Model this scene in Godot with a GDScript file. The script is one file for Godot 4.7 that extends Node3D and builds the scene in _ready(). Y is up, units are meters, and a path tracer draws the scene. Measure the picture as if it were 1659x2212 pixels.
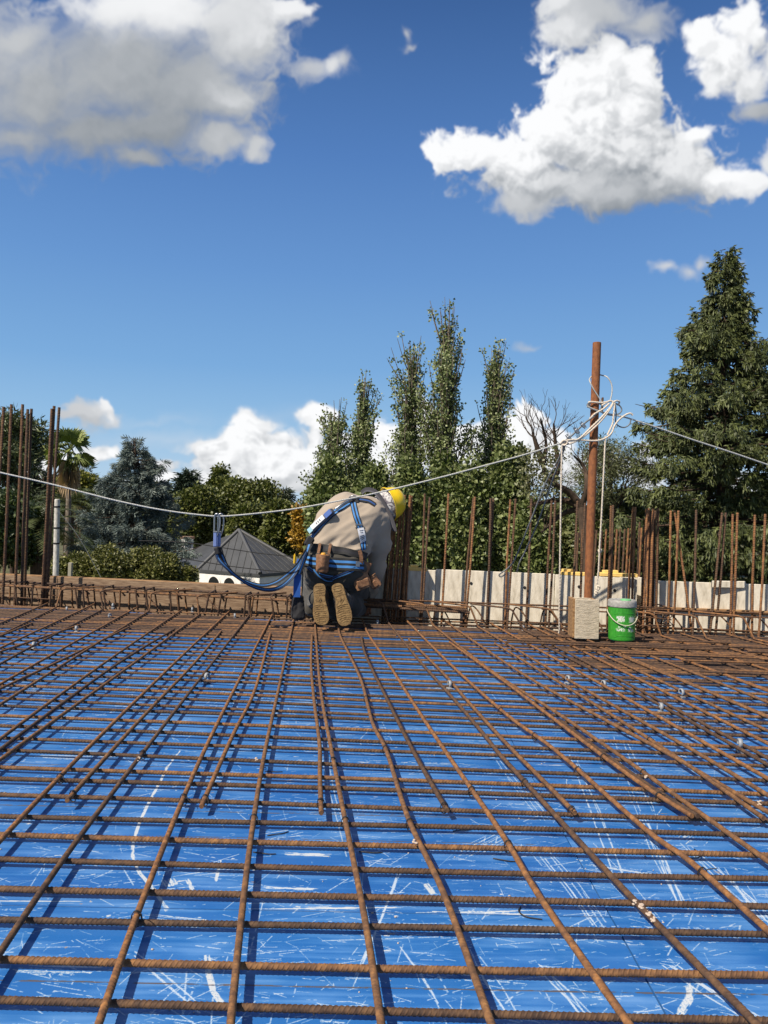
extends Node3D
# A rooftop deck under construction: blue shuttering panels under a rebar mat, a worker in a harness, trees behind.
# Layout coordinates (px, py) are read on a 1659 x 2212 chart of the view; ray/gp/at turn them into real places.

const F := 1580.0
const CX := 829.5
const CY := 1106.0
const EYE := Vector3(0, 0.85, 0)
const SUN_AZ := 48.0    # degrees to the right of straight ahead that the shadows fall
const SUN_EL := 48.0
var cam_basis: Basis
var M := {}
var taken := {}
var rng := RandomNumberGenerator.new()


func ray(px: float, py: float) -> Vector3:
	return cam_basis * Vector3((px - CX) / F, -(py - CY) / F, -1.0)

func gp(px: float, py: float, h := 0.0) -> Vector3:      # the point of height h seen there
	var r := ray(px, py)
	return EYE + r * ((h - EYE.y) / r.y)

func at(px: float, py: float, z: float) -> Vector3:      # the point z metres ahead seen there
	var r := ray(px, py)
	return EYE + r * (z / -r.z)

func rnd(a: float, b: float) -> float:
	return rng.randf_range(a, b)


# ---------------------------------------------------------------- mesh builder
class MB:
	var v := PackedVector3Array()
	var n := PackedVector3Array()
	var c := PackedColorArray()
	var uv := PackedVector2Array()
	var ix := PackedInt32Array()
	var col := Color.WHITE

	func p(pos: Vector3, nor: Vector3, t := Vector2.ZERO) -> int:
		v.append(pos); n.append(nor); c.append(col); uv.append(t)
		return v.size() - 1

	func t(a: int, b: int, d: int) -> void:
		if (v[d] - v[a]).cross(v[b] - v[a]).dot(n[a] + n[b] + n[d]) < 0.0:
			ix.append(a); ix.append(d); ix.append(b)
		else:
			ix.append(a); ix.append(b); ix.append(d)

	func q(a: int, b: int, d: int, e: int) -> void:
		t(a, b, d); t(a, d, e)

	func face(a: Vector3, b: Vector3, d: Vector3, e: Vector3, out: Vector3, t0 := Vector2.ZERO, t1 := Vector2.ONE) -> void:
		var nn := (b - a).cross(d - a)
		if nn.length_squared() < 1e-14:
			nn = (d - a).cross(e - a)
		nn = nn.normalized()
		if nn.dot(out) < 0.0:
			nn = -nn
		q(p(a, nn, t0), p(b, nn, Vector2(t1.x, t0.y)), p(d, nn, t1), p(e, nn, Vector2(t0.x, t1.y)))

	func tri(a: Vector3, b: Vector3, d: Vector3, out: Vector3) -> void:
		var nn := (b - a).cross(d - a).normalized()
		if nn.dot(out) < 0.0:
			nn = -nn
		t(p(a, nn), p(b, nn), p(d, nn))

	func box(xf: Transform3D, size: Vector3, bev := 0.0) -> void:
		var h := size * 0.5
		var k := minf(bev, minf(h.x, minf(h.y, h.z)) * 0.8)
		for ax in 3:
			for s in [-1.0, 1.0]:
				var o := Vector3.ZERO
				o[ax] = s
				var a1 := (ax + 1) % 3
				var a2 := (ax + 2) % 3
				var pts: Array[Vector3] = []
				for m in [[-1.0, -1.0], [1.0, -1.0], [1.0, 1.0], [-1.0, 1.0]]:
					var w := Vector3.ZERO
					w[ax] = s * h[ax]
					w[a1] = m[0] * (h[a1] - k)
					w[a2] = m[1] * (h[a2] - k)
					pts.append(xf * w)
				face(pts[0], pts[1], pts[2], pts[3], xf.basis * o)
		if k <= 0.0:
			return
		for ax in 3:
			var a1 := (ax + 1) % 3
			var a2 := (ax + 2) % 3
			for s1 in [-1.0, 1.0]:
				for s2 in [-1.0, 1.0]:
					var pts: Array[Vector3] = []
					for m in [[-1.0, 0], [1.0, 0], [1.0, 1], [-1.0, 1]]:
						var w := Vector3.ZERO
						w[ax] = m[0] * (h[ax] - k)
						w[a1] = s1 * (h[a1] - (k if m[1] == 1 else 0.0))
						w[a2] = s2 * (h[a2] - (k if m[1] == 0 else 0.0))
						pts.append(xf * w)
					var o := Vector3.ZERO
					o[a1] = s1
					o[a2] = s2
					face(pts[0], pts[1], pts[2], pts[3], xf.basis * o)
		for sx in [-1.0, 1.0]:
			for sy in [-1.0, 1.0]:
				for sz in [-1.0, 1.0]:
					var s := Vector3(sx, sy, sz)
					tri(xf * (s * Vector3(h.x, h.y - k, h.z - k)), xf * (s * Vector3(h.x - k, h.y, h.z - k)), xf * (s * Vector3(h.x - k, h.y - k, h.z)), xf.basis * s)

	# a swept round bar; rib > 0 adds slanted ribs of that pitch
	func tube(pts: PackedVector3Array, r0: float, r1: float, sides := 6, caps := true, rib := 0.0, per := 3, rise := 0.13, lead := 0.6) -> void:
		var path := pts
		if rib > 0.0:
			path = PackedVector3Array()
			var step := rib / per
			for i in pts.size() - 1:
				var len := pts[i].distance_to(pts[i + 1])
				var k := maxi(1, int(round(len / step)))
				for j in k:
					path.append(pts[i].lerp(pts[i + 1], float(j) / k))
			path.append(pts[-1])
		var m := path.size()
		var tan0 := (path[1] - path[0]).normalized()
		var side := tan0.cross(Vector3.UP)
		if side.length() < 0.1:
			side = tan0.cross(Vector3.RIGHT)
		side = side.normalized()
		var base := v.size()
		var s := 0.0
		for i in m:
			var tan := (path[mini(i + 1, m - 1)] - path[maxi(i - 1, 0)]).normalized()
			side = (side - tan * side.dot(tan)).normalized()
			var up := side.cross(tan)
			if i > 0:
				s += path[i].distance_to(path[i - 1])
			var r := lerpf(r0, r1, float(i) / (m - 1))
			for k in sides:
				var a := TAU * k / sides
				var d := side * cos(a) + up * sin(a)
				var rr := r
				var nn := d
				if rib > 0.0:
					var ph := TAU * (s / rib + lead * absf(fposmod(a / PI, 2.0) - 1.0))
					var w := maxf(0.0, cos(ph))
					rr = r * (1.0 + rise * (w * w - 0.25))
					nn = (d + tan * (r * rise * 2.0 * w * sin(ph) * TAU / rib)).normalized()
				p(path[i] + d * rr, nn, Vector2(float(k) / sides, s))
		for i in m - 1:
			for k in sides:
				var a := base + i * sides + k
				var b := base + i * sides + (k + 1) % sides
				ix.append(a); ix.append(b); ix.append(b + sides)
				ix.append(a); ix.append(b + sides); ix.append(a + sides)
		if caps:
			for e in 2:
				var i := 0 if e == 0 else m - 1
				var dn := (path[0] - path[1]).normalized() if e == 0 else (path[m - 1] - path[m - 2]).normalized()
				var mid := p(path[i], dn)
				var ring: Array[int] = []
				for k in sides:
					var w := v[base + i * sides + k]
					ring.append(p(w, dn))
				for k in sides:
					t(mid, ring[k], ring[(k + 1) % sides])

	func lathe(xf: Transform3D, prof: Array, sides := 24) -> void:      # prof: [radius, height] pairs
		var base := v.size()
		var m := prof.size()
		for i in m:
			var a: Array = prof[maxi(i - 1, 0)]
			var b: Array = prof[mini(i + 1, m - 1)]
			var nr := Vector2(float(b[1]) - float(a[1]), -(float(b[0]) - float(a[0]))).normalized()
			for k in sides + 1:
				var g := TAU * k / sides
				var d := Vector3(sin(g), 0, cos(g))
				p(xf * (d * float(prof[i][0]) + Vector3(0, float(prof[i][1]), 0)), (xf.basis * (d * nr.x + Vector3(0, nr.y, 0))).normalized(), Vector2(float(k) / sides, float(i) / (m - 1)))
		for i in m - 1:
			for k in sides:
				var a := base + i * (sides + 1) + k
				q(a, a + 1, a + sides + 2, a + sides + 1)

	# a band with thickness along pts; nrm = outward normals; stripes = colours across its width
	func band(pts: PackedVector3Array, nrm: PackedVector3Array, width: float, thick: float, stripes: Array) -> void:
		var m := pts.size()
		var k := stripes.size()
		for side in 2:
			for j in k:
				col = stripes[j]
				var prev := -1
				for i in m:
					var tan := (pts[mini(i + 1, m - 1)] - pts[maxi(i - 1, 0)]).normalized()
					var across := tan.cross(nrm[i]).normalized()
					var o := nrm[i] * (thick if side == 0 else 0.0)
					var nn := nrm[i] if side == 0 else -nrm[i]
					var a := p(pts[i] + o + across * width * (float(j) / k - 0.5), nn, Vector2(0, i))
					p(pts[i] + o + across * width * (float(j + 1) / k - 0.5), nn, Vector2(1, i))
					if prev >= 0:
						q(prev, prev + 1, a + 1, a)
					prev = a
		for e in [-0.5, 0.5]:
			col = stripes[0]
			var prev := -1
			for i in m:
				var tan := (pts[mini(i + 1, m - 1)] - pts[maxi(i - 1, 0)]).normalized()
				var across := tan.cross(nrm[i]).normalized()
				var a := p(pts[i] + across * width * e, across * signf(e))
				p(pts[i] + across * width * e + nrm[i] * thick, across * signf(e))
				if prev >= 0:
					q(prev, prev + 1, a + 1, a)
				prev = a
		col = Color.WHITE

	func mesh() -> ArrayMesh:
		var a := []
		a.resize(Mesh.ARRAY_MAX)
		a[Mesh.ARRAY_VERTEX] = v
		a[Mesh.ARRAY_NORMAL] = n
		a[Mesh.ARRAY_COLOR] = c
		a[Mesh.ARRAY_TEX_UV] = uv
		a[Mesh.ARRAY_INDEX] = ix
		var am := ArrayMesh.new()
		am.add_surface_from_arrays(Mesh.PRIMITIVE_TRIANGLES, a)
		return am


func smooth_path(pts: PackedVector3Array, per := 6) -> PackedVector3Array:
	var out := PackedVector3Array()
	for i in pts.size() - 1:
		var a := pts[maxi(i - 1, 0)]
		var d := pts[mini(i + 2, pts.size() - 1)]
		for j in per:
			out.append(pts[i].cubic_interpolate(pts[i + 1], a, d, float(j) / per))
	out.append(pts[-1])
	return out


# ---------------------------------------------------------------- nodes
func numbered(called: String) -> String:
	var k: int = taken.get(called, 0)
	taken[called] = k + 1
	return called if k == 0 else "%s_%03d" % [called, k]

func tag(o: Node3D, label := "", category := "", group := "", kind := "") -> void:
	if label: o.set_meta("label", label)
	if category: o.set_meta("category", category)
	if group: o.set_meta("group", group)
	if kind: o.set_meta("kind", kind)

func thing(called: String, label: String, category: String, where := Vector3.ZERO, group := "") -> Node3D:
	var o := Node3D.new()
	o.name = numbered(called)
	add_child(o)
	o.position = where
	tag(o, label, category, group)
	return o

# commit a builder (made in world coordinates) as one mesh under parent
func put(mb: MB, called: String, mat: Material, parent: Node3D = null) -> MeshInstance3D:
	var o := MeshInstance3D.new()
	if parent == null:
		o.name = numbered(called)
		add_child(o)
	else:
		o.name = called
		parent.add_child(o, true)
		var off := Vector3.ZERO
		var up: Node = parent
		while up is Node3D and up != self:
			off += (up as Node3D).position
			up = up.get_parent()
		o.position = -off
	o.mesh = mb.mesh()
	o.material_override = mat
	return o

func put_mesh(mesh: Mesh, called: String, mat: Material, parent: Node3D, xf: Transform3D) -> MeshInstance3D:
	var o := MeshInstance3D.new()
	o.name = called
	parent.add_child(o, true)
	o.mesh = mesh
	o.material_override = mat
	o.transform = xf
	return o


# ---------------------------------------------------------------- materials
func noise_tex(size: int, freq: float, ramp: Array, seed_: int, oct := 5, kind := FastNoiseLite.TYPE_SIMPLEX_SMOOTH) -> NoiseTexture2D:
	var nz := FastNoiseLite.new()
	nz.seed = seed_
	nz.frequency = freq
	nz.noise_type = kind
	nz.fractal_octaves = oct
	var t := NoiseTexture2D.new()
	t.width = size
	t.height = size
	t.seamless = true
	t.normalize = true
	t.noise = nz
	var g := Gradient.new()
	g.offsets = PackedFloat32Array(ramp.map(func(e): return e[0]))
	g.colors = PackedColorArray(ramp.map(func(e): return e[1]))
	t.color_ramp = g
	return t

func grey_tex(size: int, freq: float, seed_: int, oct := 5) -> NoiseTexture2D:
	return noise_tex(size, freq, [[0.0, Color.BLACK], [1.0, Color.WHITE]], seed_, oct)

const REFLECT := 0.68      # sunlit tones read off the photograph -> base colours

func c8(r: int, g: int, b: int) -> Color:
	var c := Color(r / 255.0, g / 255.0, b / 255.0).srgb_to_linear() * REFLECT
	c.a = 1.0
	return c.linear_to_srgb()

func air(r: int, g: int, b: int) -> Color:      # sky tones, linear
	return Color(r / 255.0, g / 255.0, b / 255.0).srgb_to_linear()

func mat(col: Color, rough := 0.8, tex: Texture2D = null, scale := Vector3.ONE, world := true) -> StandardMaterial3D:
	var m := StandardMaterial3D.new()
	m.albedo_color = col
	m.roughness = rough
	if tex:
		m.albedo_texture = tex
		m.uv1_triplanar = true
		m.uv1_world_triplanar = world
		m.uv1_scale = scale
	return m

func vmat(rough := 0.8) -> StandardMaterial3D:      # colours from the vertices
	var m := StandardMaterial3D.new()
	m.vertex_color_use_as_albedo = true
	m.roughness = rough
	return m

func bump(m: StandardMaterial3D, tex: Texture2D, cm: float) -> StandardMaterial3D:
	m.heightmap_enabled = true
	m.heightmap_texture = tex
	m.heightmap_scale = cm
	return m

func lin(r: int, g: int, b: int) -> Color:      # vertex colours, linear
	var c := air(r, g, b) * 0.9
	c.a = 1.0
	return c

func make_materials() -> void:
	var rust := noise_tex(512, 0.012, [[0.0, c8(62, 48, 38)], [0.35, c8(92, 68, 50)], [0.6, c8(118, 88, 60)], [0.85, c8(146, 110, 70)], [1.0, c8(104, 79, 58)]], 3, 6)
	var fine := grey_tex(512, 0.05, 8, 4)
	M.rust = []
	for k in [Color(0.9, 0.88, 0.88), Color(0.82, 0.8, 0.8), Color(1.14, 1.08, 0.98), Color(0.76, 0.76, 0.8), Color(1.26, 1.16, 1.0)]:
		M.rust.append(bump(mat(k, 0.82, rust, Vector3(5, 5, 5)), fine, 0.06))
	M.rust_up = bump(mat(Color(1.3, 1.2, 1.08), 0.85, rust, Vector3(6, 3, 6)), fine, 0.06)
	M.rust_dark = bump(mat(Color(0.95, 0.9, 0.86), 0.85, rust, Vector3(6, 3, 6)), fine, 0.06)
	var pole := noise_tex(512, 0.02, [[0.0, c8(106, 62, 36)], [0.4, c8(140, 84, 46)], [0.7, c8(162, 100, 54)], [1.0, c8(122, 78, 50)]], 5, 6)
	M.pole = bump(mat(Color.WHITE, 0.8, pole, Vector3(4, 2, 4)), fine, 0.05)
	var ply := noise_tex(512, 0.014, [[0.0, c8(184, 173, 154)], [0.3, c8(214, 204, 186)], [0.55, c8(228, 218, 200)], [0.8, c8(238, 229, 212)], [1.0, c8(206, 195, 178)]], 11, 6)
	M.ply = bump(mat(Color(1.06, 1.06, 1.05), 0.9, ply, Vector3(3, 0.9, 3)), fine, 0.1)
	M.ply_grain = bump(mat(Color(0.98, 0.95, 0.9), 0.9, ply, Vector3(1.5, 14, 3), false), grey_tex(512, 0.03, 31, 5), 0.35)
	var board := noise_tex(512, 0.012, [[0.0, c8(88, 68, 50)], [0.3, c8(128, 102, 78)], [0.6, c8(152, 126, 100)], [0.85, c8(176, 152, 124)], [1.0, c8(120, 96, 74)]], 13, 5)
	M.board = bump(mat(Color.WHITE, 0.85, board, Vector3(1.0, 9, 9)), fine, 0.12)
	M.board_raw = mat(Color(1.1, 1.02, 0.86), 0.85, board, Vector3(0.9, 6, 6))
	M.timber_yellow = mat(Color(1.2, 1.05, 0.66), 0.8, ply, Vector3(1, 6, 6))
	M.concrete = bump(mat(Color(0.66, 0.64, 0.6), 0.95, noise_tex(512, 0.02, [[0.0, c8(170, 168, 164)], [1.0, c8(240, 238, 234)]], 21, 6), Vector3(1, 1, 1)), fine, 0.2)
	M.steel = mat(c8(178, 180, 182), 0.32)
	M.steel.metallic = 0.9
	M.wire_rope = mat(Color(1.05, 1.05, 1.03), 0.5, noise_tex(256, 0.04, [[0.0, c8(150, 150, 148)], [1.0, c8(222, 222, 220)]], 17, 4), Vector3(9, 9, 9))
	M.wire_dark = mat(Color(0.66, 0.68, 0.69), 0.5, noise_tex(256, 0.04, [[0.0, c8(130, 130, 132)], [1.0, c8(225, 225, 225)]], 18, 4), Vector3(9, 9, 9))
	M.rope = mat(Color(1.0, 0.98, 0.94), 0.9, noise_tex(256, 0.06, [[0.0, c8(176, 158, 142)], [0.4, c8(226, 216, 204)], [1.0, c8(250, 246, 240)]], 19, 4), Vector3(14, 14, 14))
	M.tie = mat(c8(40, 36, 34), 0.6)
	M.spacer = mat(c8(162, 166, 170), 0.55)
	M.leather = bump(mat(Color.WHITE, 0.7, noise_tex(256, 0.02, [[0.0, c8(104, 70, 46)], [0.5, c8(150, 106, 72)], [1.0, c8(180, 136, 98)]], 23, 5), Vector3(7, 7, 7)), fine, 0.1)
	var crack := FastNoiseLite.new()
	crack.seed = 26
	crack.noise_type = FastNoiseLite.TYPE_CELLULAR
	crack.cellular_return_type = FastNoiseLite.RETURN_DISTANCE2_SUB
	crack.frequency = 0.014
	crack.fractal_type = FastNoiseLite.FRACTAL_FBM
	crack.fractal_octaves = 3
	crack.domain_warp_enabled = true
	crack.domain_warp_amplitude = 40.0
	var cracked := noise_tex(512, 0.02, [[0.0, c8(62, 48, 30)], [0.1, c8(98, 76, 48)], [0.2, c8(136, 108, 68)], [0.55, c8(150, 122, 80)], [1.0, c8(172, 146, 102)]], 25, 6)
	cracked.noise = crack
	var crelief := grey_tex(512, 0.03, 26, 5)
	crelief.noise = crack
	M.mud = bump(mat(Color.WHITE, 0.95, cracked, Vector3(4, 4, 4)), crelief, 0.35)
	M.boot = mat(c8(74, 62, 48), 0.85)
	M.web = vmat(0.75)
	M.black = mat(c8(30, 30, 32), 0.75)
	M.bark = mat(Color.WHITE, 0.95, noise_tex(256, 0.02, [[0.0, c8(86, 74, 62)], [0.5, c8(126, 114, 100)], [1.0, c8(158, 148, 134)]], 27, 5), Vector3(2, 0.7, 2))
	M.bark_dark = mat(Color(0.55, 0.49, 0.44), 0.95, noise_tex(256, 0.02, [[0.0, c8(110, 96, 84)], [1.0, c8(190, 176, 160)]], 28, 5), Vector3(2, 0.7, 2))
	M.leaf = vmat(0.5)
	M.leaf.backlight_enabled = true
	M.leaf.backlight = Color(0.42, 0.5, 0.2)
	M.needle = vmat(0.65)


# ---------------------------------------------------------------- sky
func sky_base(el: float) -> Color:      # clear air by elevation, linear
	var stops := [[-4.0, air(196, 216, 232)], [1.5, air(186, 212, 233)], [6.0, air(150, 192, 228)], [11.0, air(124, 172, 221)], [18.0, air(104, 151, 209)], [26.0, air(84, 128, 190)], [35.0, air(63, 101, 158)], [50.0, air(52, 86, 142)], [90.0, air(46, 78, 134)]]
	for i in stops.size() - 1:
		if el <= stops[i + 1][0]:
			return stops[i][1].lerp(stops[i + 1][1], clampf((el - stops[i][0]) / (stops[i + 1][0] - stops[i][0]), 0.0, 1.0))
	return stops[-1][1]

func cloud_color(b: float) -> Color:
	var grey := Color(0.23, 0.262, 0.30)
	var white := Color(0.9, 0.91, 0.925)
	return grey.lerp(white, clampf((b - 0.3) / 0.7, 0.0, 1.12))

func make_sky() -> ImageTexture:
	const W := 4096
	const H := 2048
	var nz := FastNoiseLite.new()
	nz.seed = 41
	nz.noise_type = FastNoiseLite.TYPE_SIMPLEX_SMOOTH
	nz.fractal_octaves = 5
	nz.frequency = 1.0
	# the whole vault, coarse: scattered fair-weather clouds
	var lw := 512
	var lh := 256
	var low := PackedFloat32Array()
	low.resize(lw * lh * 3)
	for j in lh:
		var el := 90.0 - (j + 0.5) * 180.0 / lh
		var base := sky_base(el)
		for i in lw:
			var az := (i + 0.5) * TAU / lw
			var ce := cos(deg_to_rad(el))
			var c := base
			if el > -1.0:
				var d := Vector3(sin(az) * ce, sin(deg_to_rad(el)) * 1.6, -cos(az) * ce)
				var n := nz.get_noise_3dv(d * 2.3)
				var a := smoothstep(0.12, 0.34, n) * 0.9
				c = base.lerp(cloud_color(lerpf(0.98, 0.62, smoothstep(0.2, 0.55, n))), a)
			var o := (j * lw + i) * 3
			low[o] = c.r; low[o + 1] = c.g; low[o + 2] = c.b
	var im := Image.create_from_data(lw, lh, false, Image.FORMAT_RGBF, low.to_byte_array())
	im.resize(W, H, Image.INTERPOLATE_CUBIC)
	var px := im.get_data().to_float32_array()
	# ahead: the clouds of the photograph, fine
	var half := int(36.0 / 360.0 * W)
	var nx := half * 2
	var j0 := int((90.0 - 44.0) / 180.0 * H)
	var j1 := int((90.0 + 2.0) / 180.0 * H)
	var ny := j1 - j0
	var gx := PackedFloat32Array(); gx.resize(nx * ny)
	var gy := PackedFloat32Array(); gy.resize(nx * ny)
	var f := PackedFloat32Array(); f.resize(nx * ny); f.fill(-1.0)
	var bs := PackedFloat32Array(); bs.resize(nx * ny)
	var ss := PackedFloat32Array(); ss.resize(nx * ny)
	var ws := PackedFloat32Array(); ws.resize(nx * ny)
	var inv := cam_basis.inverse()
	for j in ny:
		var el := deg_to_rad(90.0 - (j0 + j + 0.5) * 180.0 / H)
		for i in nx:
			var az := (i - half + 0.5) * TAU / W
			var d := inv * Vector3(sin(az) * cos(el), sin(el), -cos(az) * cos(el))
			var x := CX + F * d.x / -d.z
			var y := CY - F * d.y / -d.z
			var k := j * nx + i
			gx[k] = x + nz.get_noise_2d(x / 150.0, y / 150.0) * 34.0
			gy[k] = y + nz.get_noise_2d(x / 150.0 + 40.0, y / 150.0 + 7.0) * 30.0
	# lobes: centre x, y, radius x, y, brightness, softness
	var lobes := [
		# the great grey cloud, upper left
		[330, 20, 260, 80, 0.98, 0.6], [520, 60, 140, 120, 0.72, 0.5], [250, 150, 320, 150, 0.46, 0.8], [90, 200, 230, 160, 0.46, 0.9], [400, 200, 200, 130, 0.44, 0.6], [-80, 150, 220, 230, 0.55, 0.9],
		[210, 290, 240, 74, 0.38, 0.8], [330, 275, 160, 64, 0.36, 0.7], [480, 302, 84, 38, 0.58, 0.6], [545, 320, 54, 30, 0.64, 0.75], [40, 300, 130, 64, 0.44, 1.0], [300, 345, 80, 30, 0.42, 0.8], [610, 15, 60, 36, 0.82, 0.3], [560, 70, 60, 50, 0.76, 0.35], [30, 90, 120, 90, 0.62, 0.7], [490, 215, 70, 60, 0.66, 0.4],
		[715, 146, 50, 36, 0.8, 0.8], [668, 152, 40, 36, 0.6, 1.1], [745, 142, 40, 34, 0.6, 1.1], [875, 84, 18, 18, 0.6, 1.2], [880, 105, 20, 7, 0.58, 1.2],
		# the white tower, upper right
		[1270, 170, 105, 80, 0.97, 0.16], [1385, 165, 52, 70, 0.96, 0.15], [1325, 120, 50, 45, 0.97, 0.16], [1290, 250, 140, 90, 1.0, 0.18], [1200, 280, 95, 60, 1.0, 0.16], [1360, 250, 80, 80, 0.88, 0.18], [1330, 320, 200, 90, 0.76, 0.22],
		[1030, 335, 95, 50, 0.95, 0.2], [955, 335, 42, 42, 0.95, 0.25], [1120, 350, 120, 70, 0.92, 0.2], [1190, 400, 190, 55, 0.66, 0.35], [1330, 410, 210, 52, 0.46, 0.45], [1130, 440, 90, 32, 0.6, 0.6], [1460, 360, 100, 64, 0.74, 0.3], [1555, 385, 90, 38, 0.92, 0.3], [1620, 400, 60, 30, 0.9, 0.4], [1500, 300, 36, 30, 0.95, 0.25], [1660, 350, 40, 40, 0.8, 0.5], [1240, 60, 70, 50, 0.78, 0.4], [1290, 30, 125, 52, 0.58, 0.6], [1400, 50, 70, 50, 0.55, 0.9], [1215, 5, 60, 40, 0.74, 0.3],
		[1560, 130, 75, 65, 0.95, 0.3], [1610, 50, 50, 60, 0.98, 0.25], [1540, 180, 40, 40, 0.86, 0.4], [1630, 170, 60, 60, 0.86, 0.4], [1520, 90, 50, 40, 0.96, 0.25], [1640, 245, 60, 36, 0.5, 0.7], [1720, 120, 90, 80, 0.86, 0.4],
		# wisps by the conifer
		[1425, 580, 42, 15, 0.72, 1.1], [1490, 590, 38, 24, 0.68, 1.2], [1520, 570, 18, 24, 0.66, 1.2], [1605, 585, 22, 20, 0.6, 1.4], [1140, 738, 26, 11, 0.6, 1.6],
		# along the horizon
		[185, 893, 58, 24, 0.6, 0.45], [150, 905, 38, 18, 0.58, 0.5], [228, 886, 20, 18, 0.86, 0.35], [380, 945, 330, 40, 0.82, 2.2], [330, 905, 200, 16, 0.8, 2.4], [600, 900, 200, 30, 0.78, 2.6],
		[200, 985, 48, 24, 0.9, 0.3], [245, 970, 22, 14, 0.98, 0.25], [120, 985, 60, 26, 0.94, 0.3], [345, 1010, 44, 18, 0.84, 0.35], [350, 1040, 40, 20, 0.98, 0.25], [300, 1060, 60, 30, 0.9, 0.4], [60, 1010, 80, 30, 0.9, 0.4],
		[545, 925, 48, 34, 1.0, 0.14], [510, 965, 40, 40, 1.0, 0.14], [455, 965, 44, 22, 0.98, 0.16], [575, 975, 62, 54, 1.0, 0.14], [480, 1000, 80, 44, 0.95, 0.2], [640, 985, 60, 34, 0.95, 0.18], [600, 1020, 110, 40, 0.92, 0.25], [690, 1000, 70, 36, 0.96, 0.2], [520, 1040, 120, 36, 0.82, 0.35], [650, 1050, 110, 30, 0.76, 0.5], [690, 915, 30, 28, 0.99, 0.14], [686, 945, 28, 26, 0.92, 0.2], [735, 960, 40, 22, 0.95, 0.25],
		[830, 945, 46, 40, 1.0, 0.16], [905, 905, 36, 44, 1.0, 0.14], [930, 950, 60, 50, 1.0, 0.16], [1010, 935, 52, 34, 1.0, 0.16], [1000, 985, 90, 50, 0.96, 0.2], [1060, 960, 60, 50, 0.98, 0.18], [1145, 905, 32, 32, 1.0, 0.14], [1120, 945, 60, 44, 1.0, 0.16], [1180, 960, 60, 36, 0.98, 0.2], [1180, 1010, 110, 44, 0.92, 0.3], [820, 1000, 90, 50, 0.94, 0.25], [1390, 985, 36, 26, 0.9, 0.3], [1330, 1010, 70, 26, 0.9, 0.5], [1400, 1030, 60, 26, 0.84, 0.7], [1560, 1040, 120, 30, 0.88, 0.5],
	]
	for L in lobes:
		var rx: float = L[2] * 1.06
		var ry: float = L[3] * 1.08
		var i0 := nx
		var i1 := 0
		var k0 := ny
		var k1 := 0
		for sx in [-1.0, 0.0, 1.0]:
			for sy in [-1.0, 0.0, 1.0]:
				var d := ray(L[0] + sx * (rx * 1.6 + 34.0), L[1] + sy * (ry * 1.6 + 34.0)).normalized()
				var ci := int(atan2(d.x, -d.z) / TAU * W) + half
				var cj := int((90.0 - rad_to_deg(asin(d.y))) / 180.0 * H) - j0
				i0 = mini(i0, ci); i1 = maxi(i1, ci); k0 = mini(k0, cj); k1 = maxi(k1, cj)
		for j in range(clampi(k0, 0, ny), clampi(k1 + 1, 0, ny)):
			for i in range(clampi(i0, 0, nx), clampi(i1 + 1, 0, nx)):
				var k := j * nx + i
				var ex: float = (gx[k] - L[0]) / rx
				var ey: float = (gy[k] - L[1]) / ry
				var e := 1.0 - sqrt(ex * ex + ey * ey)
				if e > -0.6:
					var h := clampf(0.5 + 0.5 * (f[k] - e) / 0.18, 0.0, 1.0)
					f[k] = lerpf(e, f[k], h) + 0.18 * h * (1.0 - h)
					var w := (e + 0.6) * (e + 0.6)
					w *= w / (1.0 + 3.0 * L[5] * L[5] * L[5])
					bs[k] += L[4] * w
					ss[k] += L[5] * w
					ws[k] += w
	var relief := PackedFloat32Array(); relief.resize(nx * ny)
	for k in nx * ny:
		if ws[k] > 0.0:
			var x := gx[k]
			var y := gy[k]
			var soft := minf(ss[k] / ws[k], 1.5)
			var crisp := 1.0 - smoothstep(0.2, 0.55, soft)
			var n := nz.get_noise_2d(x / 105.0, y / 95.0)
			var puff := 0.36 - absf(nz.get_noise_2d(x / 60.0 + 9.0, y / 54.0))
			var tiny := nz.get_noise_2d(x / 20.0, y / 20.0)
			relief[k] = f[k] * 0.9 + n * 0.3 + puff * lerpf(0.12, 0.5, crisp) + tiny * 0.05 * crisp
			f[k] += (n * 0.42 + puff * 0.4 + tiny * lerpf(0.07, 0.17, crisp)) * lerpf(1.0, 0.3, smoothstep(0.1, 0.5, f[k]))
	for j in ny:
		var el := 90.0 - (j0 + j + 0.5) * 180.0 / H
		var base := sky_base(el)
		for i in nx:
			var k := j * nx + i
			var edge := smoothstep(0.0, 60.0, minf(i, nx - 1 - i)) * smoothstep(0.0, 50.0, j)
			var c := base
			if ws[k] > 0.0 and f[k] > -0.03:
				var soft := ss[k] / ws[k]
				var b := bs[k] / ws[k]
				var a := smoothstep(-0.03, 0.2 + soft * 0.8, f[k])
				if soft > 0.9:
					a *= clampf(1.35 - soft * 0.4, 0.18, 1.0)
				var ia := clampi(i - 4, 0, nx - 1)
				var ja := clampi(j - 6, 0, ny - 1)
				var ib := clampi(i - 13, 0, nx - 1)
				var jb := clampi(j - 20, 0, ny - 1)
				var s1 := relief[k] - relief[ja * nx + ia]
				var s2 := relief[k] - relief[jb * nx + ib]
				var g := clampf(s1 * 0.5, -0.1, 0.08) + clampf(s2 * 0.34, -0.16, 0.1)
				b += g * lerpf(1.0, 0.2, smoothstep(0.25, 0.6, soft))
				c = base.lerp(cloud_color(b), a)
			var o := ((j0 + j) * W + posmod(i - half, W)) * 3
			px[o] = lerpf(px[o], c.r, edge)
			px[o + 1] = lerpf(px[o + 1], c.g, edge)
			px[o + 2] = lerpf(px[o + 2], c.b, edge)
	return ImageTexture.create_from_image(Image.create_from_data(W, H, false, Image.FORMAT_RGBF, px.to_byte_array()))


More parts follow.
